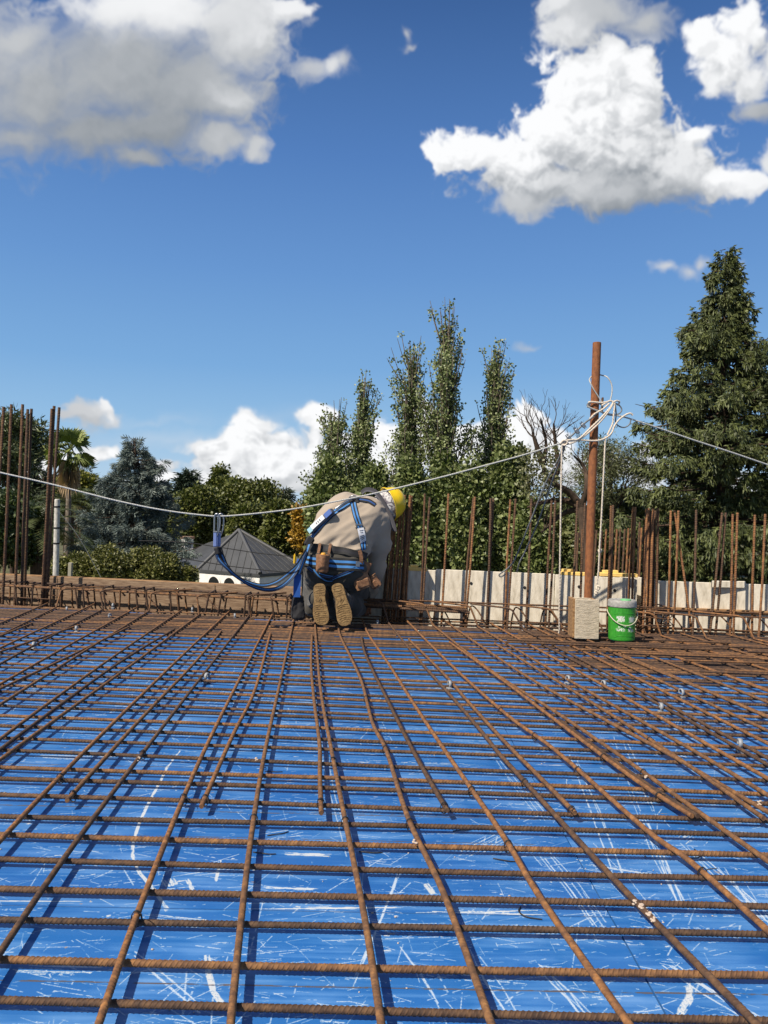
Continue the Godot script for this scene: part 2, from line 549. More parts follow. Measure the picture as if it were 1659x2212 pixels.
func set_view() -> void:
	var cam := Camera3D.new()
	cam.name = "camera"
	add_child(cam)
	cam.position = EYE
	cam.rotation_degrees = Vector3(0.13, 0, 1.1)
	cam.fov = rad_to_deg(2.0 * atan(1106.0 / F))
	cam.near = 0.05
	cam.far = 900.0
	cam.current = true
	cam_basis = cam.basis
	var env := Environment.new()
	env.background_mode = Environment.BG_SKY
	env.sky = Sky.new()
	var sm := PanoramaSkyMaterial.new()
	sm.panorama = make_sky()
	env.sky.sky_material = sm
	env.tonemap_mode = Environment.TONE_MAPPER_LINEAR
	env.tonemap_exposure = 1.45
	env.background_energy_multiplier = 1.0 / 1.45
	env.sdfgi_enabled = true
	env.ssao_enabled = true
	env.ssil_enabled = true
	var we := WorldEnvironment.new()
	we.name = "world"
	we.environment = env
	add_child(we)
	var sun := DirectionalLight3D.new()
	sun.name = "sun"
	add_child(sun)
	var a := deg_to_rad(SUN_AZ)
	var e := deg_to_rad(SUN_EL)
	sun.look_at_from_position(Vector3.ZERO, Vector3(sin(a) * cos(e), -sin(e), -cos(a) * cos(e)))
	sun.light_energy = 1.6
	sun.light_color = Color(1.0, 0.955, 0.89)
	sun.light_angular_distance = 0.5
	sun.shadow_enabled = true


# ---------------------------------------------------------------- deck of blue panels
const ROWS := [-0.3, 0.63, 1.56, 2.49, 3.42, 4.35, 5.28, 6.6]      # metres ahead
const COLS := [-5.0, -3.2, -1.35, 0.5, 2.35, 4.2]

func edge_left(x: float) -> float:
	return 5.55 - 0.25 * (x + 0.2)

func edge_right(x: float) -> float:
	return 5.55 - 0.125 * (x + 0.2)

func deck_edge(x: float) -> float:
	return edge_left(x) if x < -0.2 else edge_right(x)

# draw a worn stroke on a panel picture; coordinates in metres on the deck
func stroke(im: Image, org: Vector2, ppm: float, pts: Array, width: float, col: Color, broken: float) -> void:
	var w := im.get_width()
	var h := im.get_height()
	for i in pts.size() - 1:
		var a: Vector2 = (pts[i] - org) * ppm
		var b: Vector2 = (pts[i + 1] - org) * ppm
		var lo := Vector2(minf(a.x, b.x), minf(a.y, b.y))
		var hi := Vector2(maxf(a.x, b.x), maxf(a.y, b.y))
		if hi.x < -4 or hi.y < -4 or lo.x > w + 4 or lo.y > h + 4:
			continue
		var steps := maxi(1, int(a.distance_to(b) * 1.3))
		var side := (b - a).orthogonal().normalized()
		var wp := width * ppm
		for s in steps:
			var c := a.lerp(b, float(s) / steps)
			var g := wear.get_noise_2d(c.x * 3.0 + org.x * 900.0, c.y * 3.0 + org.y * 900.0)
			var k := maxi(1, int(ceil(wp)))
			if g < broken and k < 4:
				continue
			for j in k:
				var q := c + side * ((float(j) + 0.5) / k - 0.5) * wp
				var x := int(q.x)
				var y := int(q.y)
				if x >= 0 and y >= 0 and x < w and y < h:
					var al := 0.0
					if k < 4:
						al = clampf(0.62 + wear.get_noise_2d(q.x * 9.0, q.y * 9.0) * 0.5, 0.2, 0.95) * minf(1.0, wp)
					else:      # broad scrapes: streaky along their run, thin at the ends and edges
						var across := 1.0 - absf((float(j) + 0.5) / k * 2.0 - 1.0)
						var run := (float(s) / steps + i) / (pts.size() - 1)
						var grain := wear.get_noise_2d(j * 13.0 + org.x * 500.0, float(s) * 0.5 + i * 400.0) + 0.6 * wear.get_noise_2d(q.x * 2.0, q.y * 2.0)
						al = 0.9 * smoothstep(-0.05, 0.4, across * 0.45 + grain * 0.9 - broken * 0.35 + 0.35 * minf(1.0, minf(run, 1.0 - run) * 6.0) - 0.3)
					im.set_pixel(x, y, im.get_pixel(x, y).lerp(col, al))

var wear := FastNoiseLite.new()

func deck_pt(px: float, py: float) -> Vector2:
	var p := gp(px, py)
	return Vector2(p.x, -p.z)

func make_deck() -> void:
	wear.seed = 77
	wear.frequency = 0.02
	wear.fractal_octaves = 3
	var deck := Node3D.new()
	deck.name = "formwork_deck"
	add_child(deck)
	deck.set_meta("kind", "structure")
	# the worn strokes of the whole deck, in metres
	var strokes: Array = []
	var white := c8(206, 222, 240)
	var chalk := c8(226, 230, 232)
	var brown := c8(104, 92, 92)
	# long curved scrape on the left and the sheaves of scrapes that the photograph shows
	strokes.append([[deck_pt(388, 1622), deck_pt(362, 1655), deck_pt(345, 1690), deck_pt(318, 1740), deck_pt(300, 1780), deck_pt(287, 1820), deck_pt(286, 1850), deck_pt(300, 1885), deck_pt(330, 1920), deck_pt(362, 1967)], 0.009, chalk, -0.9])
	strokes.append([[deck_pt(448, 2062), deck_pt(452, 2105), deck_pt(462, 2140), deck_pt(482, 2172)], 0.012, chalk, -0.7])
	strokes.append([[deck_pt(404, 1900), deck_pt(412, 1915), deck_pt(416, 1925)], 0.01, chalk, -0.7])
	strokes.append([[deck_pt(362, 1900), deck_pt(372, 1915)], 0.03, chalk, -0.3])
	strokes.append([[deck_pt(476, 1858), deck_pt(466, 1905)], 0.008, chalk, -0.6])
	strokes.append([[deck_pt(1488, 2120), deck_pt(1486, 2160), deck_pt(1470, 2185), deck_pt(1448, 2212)], 0.014, chalk, -0.7])
	strokes.append([[deck_pt(616, 1845), deck_pt(716, 1848)], 0.016, chalk, -0.4])
	strokes.append([[deck_pt(575, 1918), deck_pt(690, 1922)], 0.01, chalk, -0.3])
	strokes.append([[deck_pt(920, 1910), deck_pt(938, 1932)], 0.016, chalk, -0.5])
	for g in [[1180, 1850, 1300, 2000, 4], [1270, 1830, 1420, 1990, 5], [1390, 1760, 1480, 1960, 5], [1340, 1600, 1400, 1760, 3], [1480, 1830, 1659, 1990, 4], [1560, 1880, 1659, 2010, 3], [1180, 2090, 1290, 2212, 4], [1440, 2080, 1640, 2212, 5], [1030, 2060, 1120, 2212, 2], [880, 1880, 780, 2130, 2], [280, 2060, 420, 2180, 2], [340, 2190, 440, 2110, 1], [850, 2050, 930, 2175, 1], [700, 1620, 760, 1850, 2], [1080, 1650, 1180, 1760, 3], [1230, 1640, 1330, 1900, 3]]:
		for k in int(g[4]):
			var o := rnd(-16, 16)
			var a := deck_pt(g[0] + o, g[1] + rnd(-10, 10))
			var b := deck_pt(g[2] + o * 1.2, minf(g[3] + rnd(-14, 14), 2260.0))
			var m := a.lerp(b, 0.5) + Vector2(rnd(-0.012, 0.012), 0)
			strokes.append([[a, m, b], rnd(0.0022, 0.005), white, -0.5])
	# wear everywhere: fine straight scratches, scuffs, rust lines where bars have lain, plaster along the joints
	for k in 5200:
		var a := Vector2(rnd(-3.6, 3.6), rnd(0.9, 6.0))
		var far := clampf(a.y / 2.2, 1.0, 2.2)
		var ang := rnd(-0.35, 0.35) if rng.randf() < 0.55 else rnd(0.0, PI)
		var len := rnd(0.02, 0.11) * (3.0 if rng.randf() < 0.14 else 1.0)
		strokes.append([[a, a + Vector2(cos(ang), sin(ang)) * len], rnd(0.0012, 0.0032) * far, white, rnd(-0.6, -0.1)])
	for k in 3200:      # the nearer panels, scratched finely all over
		var z := 1.1 + 1.9 * pow(rng.randf(), 1.3)
		var a := Vector2(rnd(-0.6, 0.6) * z, z)
		var ang := rnd(-0.5, 0.5) if k % 3 else rnd(0.0, PI)
		strokes.append([[a, a + Vector2(cos(ang), sin(ang)) * rnd(0.008, 0.06) * (2.5 if k % 17 == 0 else 1.0)], rnd(0.0008, 0.0016), white, rnd(-0.5, 0.05)])
	for k in 60:      # wide scuffs: sheaves of short parallel scratches
		var a := Vector2(rnd(-2.6, 2.6), rnd(1.0, 4.2))
		var ang := rnd(-0.4, 0.4) if k % 3 else rnd(0.6, 2.4)
		var d := Vector2(cos(ang), sin(ang))
		var len := rnd(0.05, 0.22)
		for j in 5 + k % 5:
			var o := a + d.orthogonal() * rnd(-0.025, 0.025) + d * rnd(-0.04, 0.04)
			strokes.append([[o, o + d * len * rnd(0.5, 1.0)], rnd(0.0014, 0.0034), white if j % 3 else chalk, rnd(-0.5, 0.0)])
	for k in 70:
		var y := rnd(1.0, 5.6)
		var x := rnd(-3.5, 2.5)
		strokes.append([[Vector2(x, y), Vector2(x + rnd(0.5, 1.6), y + rnd(-0.02, 0.005))], rnd(0.003, 0.007), brown, rnd(-0.2, 0.1)])
	for r in ROWS:
		for k in 44:
			var x := rnd(-3.6, 3.3)
			strokes.append([[Vector2(x, r + rnd(0.0, 0.02)), Vector2(x + rnd(0.03, 0.3), r + rnd(0.0, 0.02))], rnd(0.002, 0.006), chalk, rnd(-0.3, 0.05)])
	for k in 900:
		var a := Vector2(rnd(-3.4, 3.4), ROWS[1 + rng.randi() % 6] + rnd(-0.16, 0.2)) if rng.randf() < 0.6 else Vector2(rnd(-3.4, 3.4), rnd(1.0, 5.0))
		strokes.append([[a, a + Vector2(rnd(0.003, 0.02), rnd(-0.004, 0.006))], rnd(0.003, 0.009), chalk if rng.randf() < 0.7 else c8(176, 150, 136), -0.05])
	# base picture of the film: blue with a cloudy bloom of cement dust
	var bw := 1480
	var bh := 744
	var nz := FastNoiseLite.new()
	nz.seed = 5
	nz.frequency = 0.006
	nz.fractal_octaves = 5
	var bloom := Image.create_empty(bw, bh, false, Image.FORMAT_RGBA8)
	for y in bh:
		for x in bw:
			var n := nz.get_noise_2d(x * 0.6, y * 1.5)
			var s := nz.get_noise_2d(x * 0.35 + 4000.0, y * 9.0)
			bloom.set_pixel(x, y, Color(0.56, 0.68, 0.84, clampf(0.12 + n * 0.42 + s * 0.34, 0.0, 0.55)))
	var variant := 0
	var cache := {}
	for r in ROWS.size() - 1:
		for q in COLS.size() - 1:
			var x0: float = COLS[q]
			var x1: float = COLS[q + 1]
			var z0: float = ROWS[r]
			var z1: float = ROWS[r + 1]
			var za := minf(z1, deck_edge(x0))
			var zb := minf(z1, deck_edge(x1))
			if za <= z0 or zb <= z0:
				za = maxf(za, z0)
				zb = maxf(zb, z0)
				if za <= z0 + 0.02 and zb <= z0 + 0.02:
					continue
			var fresh := r >= 1 and r <= 4 and q >= 1 and q <= 3
			var key := "%d" % ((r * 5 + q) if fresh else 100 + (variant % 3))
			variant += 1
			if not cache.has(key):
				var ppm := 800.0 if r <= 2 or not fresh else 560.0
				var w := int((x1 - x0) * ppm)
				var h := int((minf(z1, z0 + 0.93) - z0) * ppm)
				var im := Image.create_empty(w, h, false, Image.FORMAT_RGBA8)
				im.fill(c8(46, 116, 192).lerp(c8(40, 106, 184), rng.randf() * 0.6))
				var bl := bloom.duplicate()
				if rng.randf() < 0.5: bl.flip_x()
				if rng.randf() < 0.5: bl.flip_y()
				if bl.get_size() != Vector2i(w, h):
					bl.resize(w, h)
				im.blend_rect(bl, Rect2i(0, 0, w, h), Vector2i.ZERO)
				for s in strokes:
					stroke(im, Vector2(x0, z0), ppm, s[0], s[1], s[2], s[3])
				im.convert(Image.FORMAT_RGB8)
				var m := StandardMaterial3D.new()
				m.albedo_texture = ImageTexture.create_from_image(im)
				m.roughness = 0.36
				m.metallic_specular = 0.5
				cache[key] = m
			var g := 0.0015
			var lift := rnd(-0.001, 0.001) + 0.0
			var mb := MB.new()
			var A := Vector3(x0 + g, lift, -z0 - g)
			var B := Vector3(x1 - g, lift, -z0 - g)
			var C := Vector3(x1 - g, lift, -zb + g)
			var D := Vector3(x0 + g, lift, -za + g)
			var hh := minf(z1, z0 + 0.93) - z0
			var nn := Vector3.UP
			mb.q(mb.p(A, nn, Vector2(0, 0)), mb.p(B, nn, Vector2(1, 0)), mb.p(C, nn, Vector2(1, (zb - z0) / hh)), mb.p(D, nn, Vector2(0, (za - z0) / hh)))
			var dn := Vector3(0, -0.021, 0)
			mb.face(A, B, B + dn, A + dn, Vector3(0, 0, 1))
			mb.face(B, C, C + dn, B + dn, Vector3(1, 0, 0))
			mb.face(C, D, D + dn, C + dn, Vector3(0, 0, -1))
			mb.face(D, A, A + dn, D + dn, Vector3(-1, 0, 0))
			mb.face(A + dn, B + dn, C + dn, D + dn, Vector3.DOWN)
			put(mb, "panel", cache[key], deck)
	# crumbs of plaster on the film
	var cm := SphereMesh.new()
	cm.radius = 0.5
	cm.height = 0.7
	cm.radial_segments = 6
	cm.rings = 3
	var mm := MultiMesh.new()
	mm.transform_format = MultiMesh.TRANSFORM_3D
	mm.mesh = cm
	mm.instance_count = 170
	for i in 170:
		var z := rnd(1.1, 2.2) if i < 150 else rnd(2.0, 5.0)
		if i % 3 == 0:
			z = ROWS[2 + i % 4] + rnd(-0.06, 0.1)
		var s := rnd(0.0015, 0.0042) * (1.0 if i % 13 else 2.0)
		mm.set_instance_transform(i, Transform3D(Basis.from_euler(Vector3(rnd(0, 3), rnd(0, 3), 0)).scaled(Vector3(s * rnd(0.8, 1.8), s, s * rnd(0.8, 1.5))), Vector3(rnd(-0.62, 0.62) * z, s * 0.3, -z)))
	var mi := MultiMeshInstance3D.new()
	mi.name = "plaster_crumbs"
	mi.multimesh = mm
	mi.material_override = mat(c8(206, 192, 178), 0.95)
	add_child(mi)
	tag(mi, "pale crumbs of plaster scattered over the blue deck panels", "debris", "", "stuff")
	# bits of black tie wire left lying
	var spots := [[800, 1843, 0.1], [570, 1845, 0.2], [600, 1803, -0.4], [1000, 1795, -0.2], [1140, 1975, 1.2], [1500, 1848, -0.7], [1090, 1860, 0.3], [560, 1622, 0.2], [590, 1668, 0.1], [20, 1715, 0.2]]
	var said := ["between the two bars left of the middle", "just left of the long white scuff", "beside the third bar from the left", "right of the middle, thin and bent", "curled up, near the bottom right", "bent, beside the tied crossing on the right", "left of the white scrapes", "behind the tied middle bar", "level with the bar ends, left of the middle", "at the left edge, level with the bar ends"]
	for i in spots.size():
		var s: Array = spots[i]
		var p := gp(s[0], s[1])
		var d := Vector3(cos(s[2]), 0, sin(s[2]))
		var e := Vector3(-d.z, 0, d.x)
		var mb := MB.new()
		var curl := 0.016 if i == 4 or i == 5 else 0.004
		mb.tube(smooth_path(PackedVector3Array([p - d * 0.028 + Vector3(0, 0.002, 0), p - d * 0.01 + e * curl + Vector3(0, 0.004, 0), p + d * 0.012 + e * curl * 0.7 + Vector3(0, 0.003, 0), p + d * 0.03 - e * curl + Vector3(0, 0.002, 0)]), 4), 0.0016, 0.0014, 5)
		var o := put(mb, "tie_wire_offcut", M.tie)
		tag(o, "black tie wire offcut, " + said[i], "wire", "tie wire offcuts on the deck")


# ---------------------------------------------------------------- rebar mat
const LOW := 0.019      # centre height of the crosswise bars
const TOP := 0.0325     # and of the bars that lie on them

func bar(mb: MB, pts: PackedVector3Array, r: float, near: float) -> void:
	if near < 2.3:
		mb.tube(pts, r, r, 10, true, 0.0098, 4, 0.2, 1.6)
	elif near < 4.2:
		mb.tube(pts, r, r, 7, true, 0.012, 3, 0.2, 1.6)
	else:
		mb.tube(pts, r, r, 6, true)

func make_mat() -> void:
	var root := thing("rebar_mat", "tied mat of rusty steel bars lying over the blue deck panels", "rebar mat")
	# crosswise bars
	var ys := [2268, 2175, 2082, 1996, 1931.5, 1870.6, 1817, 1776, 1736, 1699, 1675.5, 1643, 1613, 1590.6, 1567.8, 1545, 1532, 1517, 1502.7, 1491, 1475, 1464.6, 1455.5, 1441, 1432.7, 1421, 1412, 1403, 1395, 1387, 1380, 1374, 1367, 1361, 1354, 1347, 1341, 1335, 1328.5]
	var crossing: Array[Vector2] = []      # z0, slope
	for i in ys.size():
		var g := gp(540, ys[i], LOW)
		var z := -g.z
		var sl := lerpf(-0.004, -0.095, smoothstep(1.2, 3.6, z)) + rnd(-0.006, 0.006)
		crossing.append(Vector2(z - sl * g.x, sl))
		var half := 0.56 * z + 0.45
		var pts := PackedVector3Array()
		var off := rnd(0, 6)
		for k in 9:
			var x := lerpf(-half, half, k / 8.0)
			pts.append(Vector3(x, LOW + 0.0015 * sin(off + x * 2.0), -(crossing[i].x + sl * x + 0.004 * sin(x * 1.7 + off))))
		# keep the far ones on the deck
		var mb := MB.new()
		bar(mb, smooth_path(pts, 3), 0.0066 + rnd(-0.0004, 0.0004), z)
		put(mb, "crosswise_bar", M.rust[i % 4], root)
	# further bars towards the left edge of the deck, and the laps and doubled bars of the far right
	for i in 7:
		var mb := MB.new()
		var z := 5.45 + i * 0.135
		var x1 := -0.2 - (z - 5.55) / 0.25 - 0.1
		mb.tube(PackedVector3Array([Vector3(-4.3, LOW, -(z + 0.18)), Vector3(x1, LOW, -(z - 0.10))]), 0.0066, 0.0066, 6)
		put(mb, "crosswise_bar", M.rust[(i + 1) % 4], root)
	for i in 6:      # doubled crosswise bars at the far end
		var z := 4.72 + i * 0.13 + rnd(-0.04, 0.04)
		var off := rnd(-0.7, 0.7)
		var mb := MB.new()
		mb.tube(PackedVector3Array([Vector3(-0.62 * z - 0.2 + maxf(0.0, off) * 2.0, LOW + 0.001, -(z + 0.095 * 0.62 * z)), Vector3(0.62 * z + minf(0.0, off) * 2.0, LOW + 0.001, -(z - 0.095 * 0.62 * z))]), 0.0066, 0.0066, 6)
		put(mb, "crosswise_bar", M.rust[(i * 3 + 1) % 4], root)
	for i in 34:
		var z := rnd(3.9, 5.28)
		var x0 := rnd(0.75, 2.3) if i % 3 else rnd(-2.2, 0.4)
		var len := rnd(0.5, 1.5)
		var y := LOW + (rnd(0.0, 0.004) if i % 2 or x0 < 0.7 else 0.027)
		var mb := MB.new()
		mb.tube(PackedVector3Array([Vector3(x0, y, -(z - 0.1 * x0)), Vector3(x0 + len, y, -(z - 0.1 * (x0 + len) + rnd(-0.03, 0.03)))]), 0.0068, 0.0068, 6)
		put(mb, "lap_bar", M.rust[i % 4], root)
	for i in 16:
		var z := 4.1 + i * 0.083 + rnd(-0.02, 0.02)
		var mb := MB.new()
		mb.tube(PackedVector3Array([Vector3(rnd(0.9, 1.5), LOW, -(z - 0.08)), Vector3(3.4, LOW, -(z - 0.34))]), 0.007, 0.007, 6)
		put(mb, "crosswise_bar", M.rust[(i * 3 + 2) % 4], root)
	# lengthwise bars: far end, points between, near end
	var long := [
		[[103, 1303], [-60, 1372]], [[121, 1312], [-80, 1412]], [[203, 1305], [-60, 1428]], [[223, 1316], [70, 1396], [-60, 1468]], [[299, 1310], [120, 1410], [-60, 1512]], [[322, 1320], [190, 1402], [-60, 1560]],
		[[394, 1317], [250, 1415], [80, 1537], [-70, 1650]], [[430, 1328], [290, 1432], [66, 1593], [-70, 1694]], [[496, 1320], [400, 1410], [213, 1593], [80, 1730], [-70, 1892]],
		[[539, 1328], [436, 1461], [334, 1593], [160, 1824], [0, 2058], [-110, 2230]], [[588, 1328], [520, 1462], [455, 1593], [399, 1717], [302, 1960], [196, 2262]], [[635, 1336], [606, 1470], [573, 1620], [548, 1770], [526, 1942], [493, 2262]],
		[[680, 1340], [686, 1420], [694, 1500], [716, 1620], [744, 1763], [787, 1978], [831, 2262]], [[729, 1346], [736, 1376], [760, 1425], [782, 1475], [804, 1560], [834, 1620], [880, 1763], [959, 1931], [1079, 2262]], [[782, 1337], [797, 1372], [840, 1435], [900, 1530], [960, 1620], [1080, 1795], [1171, 1945], [1394, 2262]],
		[[839, 1345], [900, 1420], [982, 1512], [1040, 1580], [1080, 1630], [1126, 1680], [1250, 1816], [1377, 1952], [1684, 2262]], [[878, 1340], [970, 1432], [1090, 1540], [1199, 1620], [1394, 1791], [1495, 1864], [1730, 2075]], [[935, 1350], [1060, 1448], [1200, 1538], [1321, 1620], [1405, 1679], [1551, 1784], [1730, 1910]],
		[[957, 1339], [1120, 1450], [1290, 1546], [1429, 1620], [1530, 1679], [1730, 1796]], [[1033, 1354], [1230, 1470], [1499, 1622], [1730, 1762]], [[1053, 1343], [1270, 1462], [1551, 1621], [1730, 1722]],
		[[1132, 1361], [1400, 1500], [1730, 1676]], [[1138, 1347], [1420, 1487], [1730, 1642]], [[1170, 1354], [1450, 1482], [1730, 1612]], [[1220, 1362], [1500, 1480], [1730, 1578]], [[1275, 1366], [1540, 1470], [1730, 1546]],
		[[1330, 1372], [1560, 1456], [1730, 1520]], [[1375, 1366], [1730, 1490]], [[1428, 1373], [1730, 1470]], [[1470, 1368], [1730, 1448]], [[1526, 1379], [1730, 1436]], [[1570, 1370], [1730, 1412]], [[1629, 1380], [1750, 1408]],
	]
	var up_left := {1: 1, 3: 1, 5: 1, 7: 1, 9: 1}
	var up_right := {15: 1, 17: 1, 19: 1, 21: 1, 24: 1, 28: 1, 30: 1, 32: 1}
	var lines: Array[PackedVector3Array] = []
	for i in long.size():
		var pts := PackedVector3Array()
		for k in long[i].size():
			pts.append(gp(long[i][k][0], long[i][k][1], TOP))
		var near := -pts[-1].z
		pts = smooth_path(pts, 5)
		lines.append(pts)
		if up_left.has(i) or up_right.has(i):      # cranked up into the beam and turned over
			var e := pts[0]
			var s := 1.0 if up_left.has(i) else -1.0
			var lean := rnd(-0.05, 0.03) if s > 0 else rnd(-0.09, -0.03)
			var hook := PackedVector3Array([e + Vector3(lean + s * 0.28, 0.155, -0.22), e + Vector3(lean + s * 0.03, 0.15, -0.045), e + Vector3(lean, 0.135, -0.03)])
			for p in pts:
				hook.append(p)
			pts = hook
		var mb := MB.new()
		# ribs only where they can be seen
		if near < 2.3:
			mb.tube(pts, 0.007, 0.007, 10, true, 0.0098, 4, 0.1, 1.6)
		else:
			bar(mb, pts, 0.0069, near + 0.35)
		put(mb, "lengthwise_bar", M.rust[[2, 2, 4, 0, 4, 2][i % 6]], root)
	var short := [
		[[70, 1346], [-60, 1398]], [[172, 1350], [-60, 1428]], [[279, 1354], [133, 1426], [-60, 1515]], [[377, 1359], [254, 1434], [39, 1590], [-60, 1668]],
		[[478, 1363], [422, 1430], [336, 1520], [270, 1590], [145, 1729]], [[584, 1368], [553, 1484], [504, 1586], [435, 1742]], [[674, 1372], [672, 1433], [678, 1508], [690, 1605], [691, 1674], [694, 1756]],
		[[781, 1377], [787, 1407], [808, 1455], [833, 1504], [857, 1553], [885, 1608], [921, 1674], [966, 1751]], [[883, 1381], [958, 1455], [1008, 1512], [1088, 1600], [1169, 1682], [1242, 1756]],
		[[971, 1387], [1080, 1465], [1200, 1556], [1369, 1682], [1495, 1763]], [[1069, 1390], [1250, 1500], [1450, 1628], [1650, 1768]], [[1169, 1391], [1420, 1520], [1730, 1692]], [[1280, 1392], [1500, 1482], [1730, 1580]], [[1390, 1394], [1730, 1516]],
	]
	for i in short.size():
		var pts := PackedVector3Array()
		for k in short[i]:
			pts.append(gp(k[0], k[1], TOP))
		var mb := MB.new()
		lines.append(smooth_path(pts, 5))
		bar(mb, smooth_path(pts, 5), 0.0068, minf(-pts[-1].z + 0.2, 3.0))
		put(mb, "short_bar", M.rust[[2, 4, 2, 1][i % 4]], root)
		if i == 9:
			for k in pts.size():
				pts[k] += Vector3(0.016, 0.0, 0.0)
			mb = MB.new()
			bar(mb, smooth_path(pts.slice(2), 5), 0.0068, 2.2)
			put(mb, "short_bar", M.rust[3], root)
	# wire ties at crossings that the photograph shows tied
	var ties := [[376, 1716 - 0], [398, 1717], [548, 1762], [304, 1962], [744, 1762], [880, 1757], [838, 1608], [1010, 1697], [1083, 1805], [1127, 1691], [1407, 1682], [1497, 1866], [1443, 1735], [1213, 1742], [952, 1730], [694, 1727], [438, 1722], [158, 1712], [133, 1671], [716, 1627], [434, 1461], [524, 1462], [604, 1468], [806, 1512], [1090, 1540], [311, 1625], [1180, 1576], [1290, 1630], [1395, 1595], [240, 1462], [350, 1510], [1233, 1655]]
	for t in ties:
		var p := gp(t[0], t[1], TOP)
		# the nearest crosswise bar
		var best := 0
		for i in crossing.size():
			if absf(crossing[i].x + crossing[i].y * p.x + p.z) < absf(crossing[best].x + crossing[best].y * p.x + p.z):
				best = i
		p.z = -(crossing[best].x + crossing[best].y * p.x) + 0.004
		var near := 9.0
		var nx := p.x
		for l in lines:
			for i in l.size() - 1:
				if (l[i].z - p.z) * (l[i + 1].z - p.z) <= 0.0 and absf(l[i].z - l[i + 1].z) > 1e-5:
					var x := lerpf(l[i].x, l[i + 1].x, (p.z - l[i].z) / (l[i + 1].z - l[i].z))
					if absf(x - p.x) < near:
						near = absf(x - p.x)
						nx = x
		p.x = nx
		var mb := MB.new()
		for w in 2:
			var loop := PackedVector3Array()
			for k in 13:
				var a := TAU * k / 12.0
				loop.append(p + Vector3(cos(a) * 0.0105, sin(a) * 0.0175 - 0.006, sin(a) * 0.003 + (w - 0.5) * 0.004))
			mb.tube(loop, 0.0011, 0.0011, 4, false)
		var d := Vector3(rnd(-1, 1), rnd(-0.6, 0.3), rnd(0.2, 1)).normalized()
		mb.tube(PackedVector3Array([p + Vector3(0.006, 0.006, 0.004), p + Vector3(0.008, 0.009, 0.006) + d * 0.012, p + Vector3(0.008, 0.008, 0.006) + d * 0.022]), 0.0012, 0.0012, 4)
		put(mb, "wire_tie", M.tie, root)
	# mortar splashes on bars
	for t in [[1386, 1958, 9], [1400, 1972, 8], [1410, 1985, 9], [1371, 1948, 6], [1640, 1734, 6], [896, 1818, 5], [1395, 1680, 4], [300, 1640, 4], [556, 1640, 5]]:
		var mb := MB.new()
		for k in int(t[2]):
			var p := gp(t[0] + rnd(-4, 4), t[1] + rnd(-5, 5), TOP + 0.006)
			var s := rnd(0.002, 0.005)
			mb.lathe(Transform3D(Basis.from_euler(Vector3(rnd(-0.4, 0.4), rnd(0, 3), 0)), p), [[0.0, s * 0.5], [s * 0.7, s * 0.35], [s, 0.0], [s * 0.8, -s * 0.4]], 6)
		put(mb, "mortar_splash", mat(c8(206, 186, 166), 0.95), root)


# ---------------------------------------------------------------- plastic bar spacers
func make_spacers() -> void:
	var mb := MB.new()
	# clip arching over the bar, on a splayed foot; local origin under the bar, bar along x
	var arc := PackedVector3Array()
	for k in 11:
		var a := lerpf(-0.7, PI + 0.35, k / 10.0)
		arc.append(Vector3(0, 0.036 + sin(a) * 0.0155, cos(a) * 0.0125))
	var prev := -1
	for k in arc.size():
		var d := (arc[k] - Vector3(0, 0.036, 0)).normalized()
		var ids: Array[int] = []
		for m in [[-1.0, 1.0], [1.0, 1.0], [1.0, -1.0], [-1.0, -1.0]]:
			ids.append(mb.p(arc[k] + Vector3(m[0] * 0.007, 0, 0) + d * m[1] * 0.0028, (Vector3(m[0], 0, 0) + d * m[1]).normalized()))
		if prev >= 0:
			for m in 4:
				mb.q(prev + m, prev + (m + 1) % 4, ids[0] + (m + 1) % 4, ids[0] + m)
		prev = ids[0]
	var clip := mb.mesh()
	mb = MB.new()
	for s in [-1.0, 1.0]:
		mb.box(Transform3D(Basis(Vector3.RIGHT, s * 0.3), Vector3(0, 0.009, s * 0.013)), Vector3(0.022, 0.019, 0.004), 0.001)
	mb.box(Transform3D(Basis(), Vector3(0, 0.0165, 0)), Vector3(0.022, 0.005, 0.024), 0.001)
	var foot := mb.mesh()
	var where := [
		[1598, 1621, "nearest the right edge and largest of all"], [1428, 1539, "second nearest on the right side"], [1472, 1506, "behind the second nearest one on the right"], [1304, 1487, "half hidden, right of the tall one in the middle right"], [1227, 1476, "between two bars right of the middle"], [971, 1488, "right of the middle below the worker"], [447, 1471, "nearest the middle of the left half"], [73, 1400, "nearest the left edge"], [165, 1363, "behind the one nearest the left edge"], [237, 1334, "left of the middle, third row back"], [144, 1319, "far left, last but one row"], [244, 1311, "far left by the beam cage"], [415, 1320, "far back between the beam and the lanyard"], [507, 1334, "far back under the hanging lanyard"], [815, 1348, "beside the right boot of the worker"], [1130, 1361, "in front of the plywood shutter wall"]]
	for w in where:
		var p := gp(w[0], w[1] + 6.0, 0.0)
		p.y = 0.0
		var o := thing("rebar_spacer", "grey plastic bar spacer, " + w[2], "spacer", p, "grey plastic bar spacers on the deck")
		o.rotation.y = rnd(-0.5, 0.5)
		var c := put_mesh(clip, "clip", M.spacer, o, Transform3D(Basis(Vector3.UP, 0.0).scaled(Vector3.ONE * 1.0), Vector3.ZERO))
		put_mesh(foot, "foot", M.spacer, o, Transform3D())


# ---------------------------------------------------------------- edges of the deck
func line_pt(x: float, off: float, y: float, left: bool) -> Vector3:      # a point beyond the deck's edge
	return Vector3(x, y, -((edge_left(x) if left else edge_right(x)) + off))

func plank(mb: MB, a: Vector3, b: Vector3, height: float, thick: float, bev := 0.003) -> void:      # board whose top edge runs from a to b
	var d := b - a
	var x := d.normalized()
	var z := x.cross(Vector3.UP).normalized()
	var y := z.cross(x)
	mb.box(Transform3D(Basis(x, y, z), (a + b) * 0.5 - y * height * 0.5), Vector3(d.length(), height, thick), bev)

